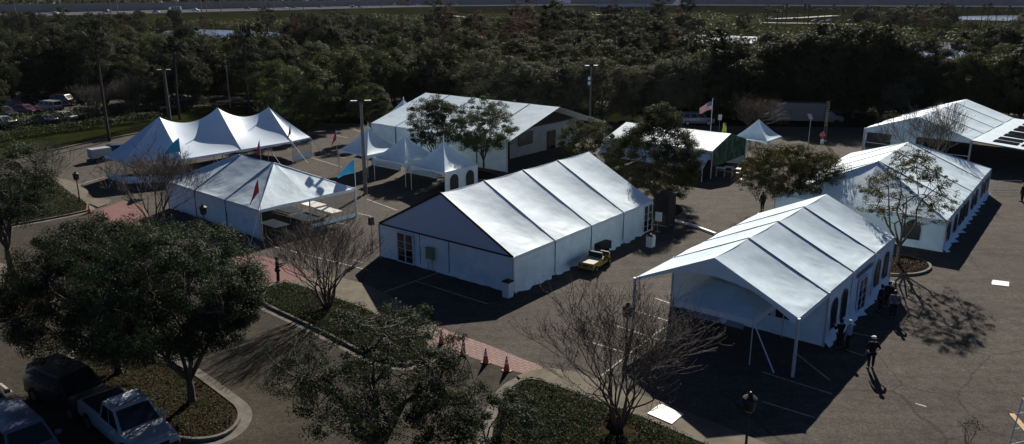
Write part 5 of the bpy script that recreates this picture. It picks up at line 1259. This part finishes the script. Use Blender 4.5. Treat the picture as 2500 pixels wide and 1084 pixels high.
# ------------------------------------------------------------------ people
def person(label, loc, rz, H=1.76, top='cloth_dark', legs='cloth_dark', hair='hair', cap=None, pose='stand', hold=None):
    """faces local +y"""
    k = H/1.76; root = thing('person', label, 'person', loc, rz)
    a = {'stand': ((.24, .02, 1.12), (.26, .06, .86)), 'hips': ((.34, -.02, 1.14), (.20, .08, .98)), 'phone': ((.24, .12, 1.14), (.14, .40, 1.24)), 'walk': ((.25, .12, 1.13), (.24, .26, .90))}[pose]
    V_ = []; E_ = []; R_ = []
    def vtx(p, r, par=None):
        V_.append(tuple(Vector(p)*k)); R_.append((r[0]*k, r[1]*k) if hasattr(r, '__len__') else (r*k, r*k))
        if par is not None: E_.append((par, len(V_)-1))
        return len(V_)-1
    hip = vtx((0, 0, .95), (.15, .11)); wa = vtx((0, .005, 1.10), (.13, .10), hip); ch = vtx((0, .0, 1.30), (.165, .115), wa); nk = vtx((0, 0, 1.47), .065, ch); vtx((0, .01, 1.54), .058, nk); 
    hd = vtx((0, .02, 1.63), (.085, .10), len(V_)-1); vtx((0, .015, 1.72), (.07, .085), hd)
    stepf = .16 if pose == 'walk' else .04
    for s in (-1, 1):
        sh = vtx((s*.18, 0, 1.42), .062, ch); el, ha = a
        if pose == 'hips' and s < 0: el, ha = (.25, .0, 1.12), (.27, .05, .87)
        e = vtx((s*el[0], el[1], el[2]), .045, sh); h_ = vtx((s*ha[0], ha[1], ha[2]), .032, e)
        d = (Vector(ha)-Vector(el)).normalized(); d.x *= s
        base = Vector((s*ha[0], ha[1], ha[2])); pl = vtx(base+d*.06, (.036, .020), h_)
        side = Vector((0, 1, 0)) if abs(d.z) > .6 else Vector((1, 0, 0))
        for j, ln in enumerate((.075, .085, .08, .062)):
            q = base+d*.10+side*(j-1.5)*.021; f1 = vtx(q, .009, pl); vtx(q+d*ln+Vector((-s*.012, .0, -.01)), .007, f1)
        th = vtx(base+d*.03+side*.038, .010, h_); vtx(base+d*.075+side*.055, .008, th)
        hj = vtx((s*.095, 0, .88), .095, hip); kn = vtx((s*.105, s*stepf*.5+.01, .50), .062, hj); an = vtx((s*.11, s*stepf-.02, .09), .042, kn); vtx((s*.12, s*stepf+.13, .03), (.045, .03), an)
    def skinned(nm, vs, es, rs_, m, parent=root, sub=1):
        me = bpy.data.meshes.new(nm); me.from_pydata(vs, es, []); me.materials.append(M[m])
        o = bpy.data.objects.new(nm, me); COL.objects.link(o); o.parent = parent
        md = o.modifiers.new('Skin', 'SKIN'); md.use_smooth_shade = True
        for i, r in enumerate(rs_): me.skin_vertices[0].data[i].radius = r
        me.skin_vertices[0].data[0].use_root = True
        ss = o.modifiers.new('Subdivision', 'SUBSURF'); ss.levels = sub; ss.render_levels = sub
        return o
    body = skinned('body', V_, E_, R_, 'skin')
    # clothing follows the same skeleton, a little fuller
    def chain(nm, segs, m):
        vs = []; es = []; rs_ = []
        idx = {}
        for (p, r), (q, r2) in segs:
            for pt, rr in ((p, r), (q, r2)):
                if pt not in idx: idx[pt] = len(vs); vs.append(tuple(Vector(pt)*k)); rs_.append(((rr[0]*k, rr[1]*k) if hasattr(rr, '__len__') else (rr*k, rr*k)))
            es.append((idx[p], idx[q]))
        return skinned(nm, vs, es, rs_, m)
    C_ = (0, 0, 1.32); segs = [(((0, 0, 1.10), (.175, .13)), (C_, (.20, .14))), (((0, 0, .93), (.175, .135)), ((0, 0, 1.10), (.175, .13))), ((C_, (.20, .14)), ((0, 0, 1.46), (.09, .08)))]
    for s in (-1, 1):
        el, ha = a
        if pose == 'hips' and s < 0: el, ha = (.25, .0, 1.12), (.27, .05, .87)
        S, E1 = (s*.19, 0, 1.41), (s*el[0], el[1], el[2]); end = tuple(Vector(E1).lerp(Vector((s*ha[0], ha[1], ha[2])), .25 if top != 'cloth_dark' or pose == 'hips' else .9))
        segs += [((C_, (.20, .14)), (S, .082)), ((S, .082), (E1, .062)), ((E1, .062), (end, .052))]
    chain('shirt', segs, top)
    segs = []
    for s in (-1, 1):
        A_, K_, N_ = (s*.10, 0, .86), (s*.108, s*stepf*.5+.01, .50), (s*.11, s*stepf-.02, .12)
        segs += [(((0, 0, .95), (.165, .125)), (A_, .115)), ((A_, .115), (K_, .082)), ((K_, .082), (N_, .066))]
    chain('trousers', segs, legs)
    for s in (-1, 1): obj('shoe', MB().box((s*.115*k, (s*stepf+.04)*k, .045), (.10, .28, .09), taper=.8), M['black_m'], root)
    obj('nose', MB().lathe([(.004, .03), (.016, 0), (.012, -.012)], (0, .125*k, 1.63*k), 6), M['skin'], body)
    hm = MB().lathe([(.10, -.09), (.112, -.02), (.108, .05), (.075, .11), (.01, .135)], (0, -.005, 1.66*k), 14, sx=.92)
    if cap:
        obj('cap', MB().lathe([(.118, 0), (.118, .04), (.09, .10), (.01, .125)], (0, 0, 1.67*k), 14).box((0, .14, 1.675*k), (.16, .12, .018)), M[cap], root)
    obj('hair', hm if not cap else MB().lathe([(.098, -.09), (.108, -.02), (.10, .02), (.05, .03)], (0, -.012, 1.65*k), 14, sx=.92), M[hair], root)
    if hold: obj(hold, MB().box((0, .50*k, 1.27*k), (.20, .012, .14)), M['black'], root)
    return root
person('person in dark clothes on the brick crossing, holding a tablet up in front', at(680, 690), -1.2, 1.78, pose='phone', hold='tablet')
person('person in dark clothes standing on the asphalt beyond the round island', at(1860, 516), .2, 1.75, pose='stand')
person('person in a white cap and black T-shirt standing by the porch tent shadow, right', at(2124, 901), -.15, 1.8, cap='cloth_white', pose='hips')
person('grey-haired person in a pale blue shirt near the right wall of the porch tent', at(2068, 856), .7, 1.75, top='cloth_blue', hair='cloth_white', pose='stand')
person('person in black close behind the pale blue shirt by the porch tent wall', at(2047, 852), .2, 1.72, pose='phone')
person('person in a dark jacket nearest the wall in the group at the far door', at(2147, 762), .5, 1.75, pose='stand')
person('person in a dark grey shirt, right-hand one of the group at the far door', at(2178, 778), -.6, 1.76, top='cloth_grey', pose='hips')
person('person in black with their back turned, middle of the group at the far door', at(2165, 752), 2.6, 1.7, pose='stand')
person('person in an orange cap by the crowd barrier at the right edge', at(2494, 492), .4, 1.75, cap='cloth_orange', pose='stand')

# ------------------------------------------------------------------ street furniture
def cone(label, loc, group='traffic cones', s=1.0):
    t = thing('traffic_cone', label, 'traffic cone', loc, 0, group)
    obj('base', MB().box((0, 0, .02), (.40, .40, .04), rz=AZ), M['black'], t)
    obj('cone', MB().lathe([(.155, .04), (.03, .78), (.02, .80)], n=16), M['orange'], t)
    for z0, z1 in ((.40, .52), (.60, .68)):
        r = lambda z: .155-(.125)*(z-.04)/.74+.004
        obj('reflective_band', MB().lathe([(r(z0), z0), (r(z1), z1)], n=16), M['reflect'], t)
    t.scale = (s,)*3; return t
for k, (x, y) in enumerate(((1078, 838), (1131, 865), (1186, 886), (1237, 906))):
    cone(['leftmost of the four orange cones along the lower brick crossing', 'second orange cone from the left along the lower brick crossing', 'third orange cone from the left along the lower brick crossing', 'rightmost of the four orange cones, next to the pavement corner'][k], at(x, y), 'orange cones along the lower brick crossing', 1.05)
cone('lone orange cone by the far left brick crossing', at(255, 535), None, 1.0)
cone('orange cone half hidden left of the far brick crossing', at(219, 520), None, 1.0)
def bin_(label, loc, rz, h=.92, s=.46, lid=True, group=None):
    t = thing('litter_bin', label, 'litter bin', loc, rz, group); obj('body', MB().box((0, 0, h/2), (s, s, h), taper=1.08), M['hem'], t)
    if lid: obj('lid', MB().box((0, 0, h+.03), (s*1.12, s*1.12, .07)).box((0, 0, h+.10), (s*.7, s*.7, .10), taper=.8), M['black'], t)
    return t
bin_('white cardboard bin with black liner at the near corner of the central tent', at(1240, 724), radians(52), 1.0, .50)
bin_('white bin with a black top standing alone at the far doors of the central tent', at(1588, 602), radians(52), .85, .5)
sb = thing('sign_board', 'white board on a thin stand in front of the tall dark cabinet', 'sign', at(1606, 566), radians(60))
obj('board', MB().box((0, 0, 1.25), (.04, .55, .75)), M['plate'], sb); obj('stand', MB().tube([(0, .05, 0), (0, .05, .9)], .02, 5).box((0, 0, .02), (.35, .35, .03)), M['steel'], sb)
cb = thing('generator_cabinet', 'tall dark cabinet beside the far end of the central tent', 'cabinet', at(1622, 548), radians(51.8))
obj('housing', MB().box((0, 0, 1.35), (1.3, 1.2, 2.5)).box((0, 0, 2.64), (1.4, 1.3, .08)), M['black_m'], cb); obj('louvre', MB().box((-.66, 0, 1.7), (.03, .9, .9)), M['black'], cb); obj('foot', MB().box((0, 0, .05), (1.1, 1.0, .1)), M['steel'], cb)
obj('door_panel', MB().box((-.66, 0, .6), (.02, .9, .8)), M['post_dark'], cb)
spk = thing('speaker_stand', 'black loudspeaker on a tall thin stand left of the central tent', 'loudspeaker', at(910, 614), .6)
obj('speaker', MB().box((0, 0, 2.35), (.36, .34, .60), taper=.9), M['black_m'], spk); obj('pole', MB().tube([(0, 0, 0), (0, 0, 2.1)], .022, 6), M['post_dark'], spk)
for k in range(3): obj('leg', MB().tube([(0, 0, .9), (.5*cos(k*2.1), .5*sin(k*2.1), 0)], .015, 5), M['post_dark'], spk)
def lamp_post(label, base, h=3.9, group='dark pedestrian lamp posts'):
    t = thing('lamp_post', label, 'street lamp', at(*base), 0, group)
    obj('post', MB().lathe([(.16, 0), (.16, .15), (.09, .3), (.06, .6), (.045, h-.75), (.08, h-.7)], n=10), M['post_dark'], t)
    l = obj('lantern', MB().lathe([(.08, h-.72), (.22, h-.62), (.25, h-.25), (.23, h-.2)], n=10), M['glass'], t)
    obj('lantern_cap', MB().lathe([(.29, h-.2), (.27, h-.12), (.10, h-.02), (.03, h+.12)], n=10), M['black'], t)
    return t
lamp_post('dark pedestrian lamp post at the bottom right, top catching the sun', (1812, 1185), 3.9)
lamp_post('dark pedestrian lamp post behind the bare crape myrtle, bottom right of centre', (1526, 905), 3.6)
lamp_post('dark pedestrian lamp post by the far left pavement', (196, 498), 2.9)
lamp_post('dark pedestrian lamp post in the shade before the front left tent', (507, 610), 3.4)
def lot_light(label, base, top, dbl=True, group='tall concrete lamp poles', r=.17, pods=False):
    H = up_h(*base, top); t = thing('light_pole', label, 'light pole', at(*base), 0, group)
    obj('pole', MB().tube([(0, 0, 0), (0, 0, H)], [r*1.15, r*.75], 10), M['pole'], t)
    if dbl:
        obj('cross_arm', MB().tube([(-.45, -.1, H+.02), (.45, .1, H+.02)], .05, 5), M['post_dark'], t)
        for s in (-1, 1): obj('lamp_head', MB().box((s*.62, s*.14, H+.07), (.62, .44, .13), rz=.2), M['post_dark'], t); 
        for s in (-1, 1): obj('lamp_cover', MB().box((s*.62, s*.14, H+.142), (.58, .4, .012), rz=.2), M['hem'], t)
    if pods:
        for z in (.80, .72): obj('loudspeaker', MB().lathe([(.05, -.26), (.2, -.2), (.2, .2), (.05, .26)], (-.26, -.1, H*z), 10), M['hem'], t)
    return t
lot_light('tall concrete lamp pole with two lamp heads left of the small peaked tents', (892.6, 473), 249)
lot_light('tall concrete lamp pole with white horn speakers behind the back tents', (1440, 305), 162, pods=True)
lot_light('thick dark concrete pole between the palms behind the pole tent', (414, 292), 172, r=.26)
lot_light('thin far lamp pole standing out of the wood above centre left', (905, 175), 104, r=.1)
pl = thing('light_pole', 'slim silver pole on the lawn behind the pole tent', 'light pole', at(562, 262)); obj('pole', MB().tube([(0, 0, 0), (0, 0, up_h(562, 262, 160))], [.10, .07], 6), M['steel'], pl); obj('pole_cap', MB().lathe([(.1, 0), (.02, .12)], (0, 0, up_h(562, 262, 160)), 6), M['steel'], pl)

def flag(label, base, top, m, fl=1.5, fw=.8, droop=.6, ang=pi, group='pennant flags on poles', pr=.03, shape='tri', z0=0, name='flag_pole', cat='flag'):
    b = at(*base, z0); b0 = b.copy(); b0.z = 0
    H = top; t = thing(name, label, cat, b0, 0, group)
    obj('pole', MB().tube([(0, 0, 0), (0, 0, H)], [pr, pr*.7], 6), M['tpost'], t)
    f = MB()
    def fn(s, t_):
        # s outward, t_ down the hoist
        x = s*fl; d = droop*s; w_ = fw*(1-t_)
        z = H-.03-fw*t_*(1-s*.85 if shape == 'tri' else 1)-d*fl*.9-.25*s*s*fl*(shape == 'tri')
        yy = .08*sin(s*7+t_*2)*s
        return Vector((cos(ang)*x*(1-droop*.45)+yy*sin(ang), sin(ang)*x*(1-droop*.45)+yy*cos(ang), z))
    f.grid(fn, 12, 6); obj('flag', f, M[m], t, smooth=True, fixn=False); return t
def zt(base, ytop): return up_h(*base, ytop)
flag('bright blue pennant drooping from a pole at the near side of the pole tent', (450, 452), zt((450, 452), 336), 'cyan_f', 2.1, 1.4, .55, pi+.1)
flag('blue pennant on the pole at the right corner of the clear-sided tent', (872, 519), zt((872, 519), 388), 'cyan_f', 1.9, 1.2, .55, pi+.2)
flag('red pennant hanging at the near corner of the clear-sided tent', (644, 598), zt((644, 598), 436), 'red_f', 1.4, 1.0, 1.15, pi+.3)
flag('dark red pennant behind the ridge of the clear-sided tent', (641, 432), zt((641, 432), 341), 'crim_f', 1.2, 1.0, 1.25, pi)
flag('crimson pennant left of the row of small peaked tents', (827, 425), zt((827, 425), 316), 'crim_f', 1.2, 1.0, 1.2, pi)
flag('amber pennant hanging limp behind the wide bare tree', (412, 462), zt((412, 462), 372), 'amber_f', 1.1, 1.0, 1.35, pi)
flag('navy pennant on the pole at the right end of the pole tent', (716, 402), zt((716, 402), 303), 'navy_f', 1.1, 1.0, 1.35, pi)
# national flag
usb = (1733, 345); us = thing('flag_pole', 'stars-and-stripes flag flying from a white pole behind the leaf-print tent', 'flag', at(*usb)); HU = up_h(*usb, 242)
obj('pole', MB().tube([(0, 0, 0), (0, 0, HU)], [.05, .035], 6), M['hem'], us); obj('ball_finial', MB().lathe([(.02, -.08), (.09, 0), (.02, .08)], (0, 0, HU+.06), 8), M['hem'], us)
fl = MB(); FLn, FH = 1.9, 1.15
NS, NT = 26, 13
def ff(s, t): return Vector((-s*FLn*.82, .12*sin(s*8), HU-.1-FH*t*(1-.28*s)-s*FLn*.50-.06*sin(s*8+1)))
vs = [ff(i/NS, j/NT) for j in range(NT+1) for i in range(NS+1)]; fs = []; mi = []
for j in range(NT):
    for i in range(NS):
        fs.append((j*(NS+1)+i, j*(NS+1)+i+1, (j+1)*(NS+1)+i+1, (j+1)*(NS+1)+i)); mi.append(2 if (j < 7 and i < NS*.4) else (0 if j % 2 == 0 else 1))
fo = bpy.data.objects.new('flag', make_mesh('flag', vs, fs, [M['red_f'], M['flagw'], M['navy_f']], mi, True)); COL.objects.link(fo); fo.parent = us
stars = MB()
for j in range(5):
    for i in range(6):
        p = ff((i+.5)/6*.39, (j+.6)/5*.52)+Vector((0, -.02, 0)); stars.add([p+Vector((.035*(1 if q % 2 == 0 else .4)*sin(q*pi/5), 0, .035*(1 if q % 2 == 0 else .4)*cos(q*pi/5))) for q in range(10)], [tuple(range(10))])
obj('stars', stars, M['flagw'], fo, fixn=False)
# feather banner
fb = thing('feather_banner', 'lime-yellow feather banner behind the leaf-print tent', 'banner', at(1770, 362)); hB = up_h(1770, 362, 300)
obj('pole', MB().tube([(0, 0, 0), (0, 0, hB*.8), (-.12, 0, hB*.97), (-.3, 0, hB)], .02, 5), M['steel'], fb)
n = 14; vs = []; fs = []
for i in range(n+1):
    z = .5+(hB-.5)*i/n; vs += [(.0 if i < n-2 else -.12*(i-n+3), 0, z), (-.52*sin(min(1, (1-i/n)*2.2+.15)*pi/2)-(.0 if i < n-2 else .1*(i-n+3)), .03, z)]
    if i: fs.append((2*i-2, 2*i-1, 2*i+1, 2*i))
obj('banner', MB().add(vs, fs), M['lime'], fb, fixn=False); obj('emblem', MB().lathe([(.001, 0), (.13, 0), (.13, .01), (.001, .01)], n=12).xf(Matrix.Translation((-.25, -.02, hB*.62)) @ Matrix.Rotation(pi/2, 4, 'X')), M['black_m'], fb)
# stop sign
ss = thing('stop_sign', 'red stop sign on a post with a small white plate, right of the box truck', 'road sign', at(2004, 372)); hS = up_h(2004, 372, 322)
obj('post', MB().tube([(0, .03, 0), (0, .03, hS)], .035, 6), M['steel'], ss)
oc = [(.38*cos(pi/8+i*pi/4), 0, hS-.38+.38*sin(pi/8+i*pi/4)) for i in range(8)]
sg = obj('sign_face', MB().extrude(oc, (0, .02, 0)), M['sign_red'], ss)
text_obj('lettering', 'STOP', .27, M['reflect'], sg, (0, -.012, hS-.47))
obj('lower_plate', MB().box((0, 0, hS-1.15), (.42, .02, .5)), M['plate'], ss)
# solar light pole, lattice post
so = thing('solar_light', 'thin pole with a tilted double panel right of the lone small peaked tent', 'light pole', at(1971, 372)); hQ = up_h(1971, 372, 285)
obj('pole', MB().tube([(0, 0, 0), (0, 0, hQ)], .045, 6), M['steel'], so)
for s in (0, 1): obj('panel', MB().box((-.25+s*.25, 0, hQ+.05), (.16, .9, .04)).xf(Matrix.Translation((0, 0, hQ)) @ Matrix.Rotation(.6, 4, 'X') @ Matrix.Translation((0, 0, -hQ))), M['plate'], so)
la = thing('lattice_post', 'pale lattice post with square openings behind the stop sign', 'post', at(2012, 345)); hL = up_h(2012, 345, 247)
lm_ = MB()
for s in (-1, 1): lm_.box((s*.17, 0, hL/2), (.07, .1, hL))
for i in range(int(hL/.32)+1): lm_.box((0, 0, .1+i*.32 if .1+i*.32 < hL else hL), (.27, .09, .06))
obj('frame', lm_, M['pole'], la); obj('foot', MB().box((0, 0, .06), (.5, .4, .12)), M['steel'], la)
sg2 = thing('notice_sign', 'small white notice on a post right of the flag pole', 'sign', at(1755, 325)); hN = up_h(1755, 325, 280)
obj('plate', MB().box((0, 0, hN-.35), (.5, .03, .75)), M['plate'], sg2); obj('post', MB().tube([(0, .03, 0), (0, .03, hN-.4)], .03, 5), M['steel'], sg2)

# boards on the ground
def slab(name, label, pts, m, h=.03, cat='board'):
    return tag(obj(name, MB().prism(pxpoly(pts), .0, h), M[m]), label, cat)
slab('white_board', 'square white board lying on the pavement at the bottom right', [(1580, 1015), (1612, 991), (1668, 1017), (1640, 1041)], 'plate', .13)
slab('white_board', 'small white rectangular slab lying on the asphalt at the far right', [(2421, 689), (2424, 684), (2464, 689), (2463, 700), (2421, 695)], 'plate', .03)
# crowd barrier
cbz = thing('crowd_barrier', 'steel crowd barrier behind the far corner of the hip-ended tent', 'barrier', at(2455, 468), .05)
fr = MB(); fr.tube([(-1.4, 0, .15), (-1.4, 0, 1.1), (1.4, 0, 1.1), (1.4, 0, .15), (-1.4, 0, .15)], .025, 6); obj('frame', fr, M['alu'], cbz)
for x in (-.9, .9): obj('foot', MB().tube([(x, -.35, .02), (x, 0, .15), (x, .35, .02)], .02, 5), M['alu'], cbz)
bb = MB()
for i in range(15): bb.tube([(-1.3+i*.186, 0, .15), (-1.3+i*.186, 0, 1.1)], .01, 4)
obj('bars', bb, M['alu'], cbz)
# scaffold frame bottom right
sc_ = thing('scaffold', 'white tubular scaffold frame with a timber plank in the bottom right corner', 'scaffold', at(2470, 1110), .35)
A_, B_ = [], []
f1 = MB(); f1.tube([(-.3, 0, 0), (.0, 0, 2.6)], .03, 6).tube([(1.2, 0, 0), (1.4, 0, 2.6)], .03, 6)
for z in (.5, 1.2, 1.9, 2.5): f1.tube([(-.3+.3*z/2.6, 0, z), (1.2+.2*z/2.6, 0, z)], .022, 6)
obj('frame', f1, M['hem'], sc_)
f2 = MB(); f2.tube([(-.1, 0, 1.9), (.9, 1.2, 1.3)], .015, 5); obj('brace', f2, M['black'], sc_)
obj('plank', MB().box((.45, .25, 1.24), (.24, 1.5, .05), rz=-.5), M['wood'], sc_)
# black barrels / planters before the leaf wall and stage clutter
st_ = thing('bar_stool', 'tall steel bar stool beside the small white tables', 'stool', at(1800, 440))
obj('seat', MB().lathe([(.19, .74), (.2, .78), (.05, .8)], n=12), M['plate'], st_)
for i in range(4): obj('leg', MB().tube([(.24*cos(i*pi/2), .24*sin(i*pi/2), 0), (.12*cos(i*pi/2), .12*sin(i*pi/2), .75)], .014, 5), M['steel'], st_)
for k, (x, y) in enumerate(((1815, 446), (1808, 456), (1826, 442))): dup(st_, at(x, y), .3*k, ['tall steel bar stool, second from the small white tables', 'tall steel bar stool nearest the camera by the white tables', 'tall steel bar stool farthest right by the white tables'][k])
st_['group'] = 'bar stools by the white tables'
for c in ('bar_stool.001', 'bar_stool.002', 'bar_stool.003'): bpy.data.objects[c]['group'] = 'bar stools by the white tables'

wd_ = bare_mesh(41, .9, .4, 4, 3, r0=.015, tipn=260, tipm='leaf_near', twr=.005)
tree('shrub', 'small leafy weed at the bottom edge of the open asphalt, far right', at(2362, 1078), wd_, parts=('trunk', 'twigs', 'seed_heads'), cat='plant')

hm_ = bpy.data.materials.new('haze_air'); hm_.use_nodes = True; hn_ = hm_.node_tree; hn_.nodes.remove(hn_.nodes['Principled BSDF'])
pv = hn_.nodes.new('ShaderNodeVolumePrincipled'); pv.inputs['Color'].default_value = (.80, .86, .93, 1); pv.inputs['Density'].default_value = .00003; pv.inputs['Anisotropy'].default_value = 0.0
hn_.links.new(pv.outputs[0], hn_.nodes['Material Output'].inputs['Volume'])
hz_ = MB().box((0, 1000, 23), (3400, 2500, 50)); ho = obj('haze', hz_, hm_); tag(ho, 'thin pale haze in the air over the whole scene', 'haze', kind='stuff')
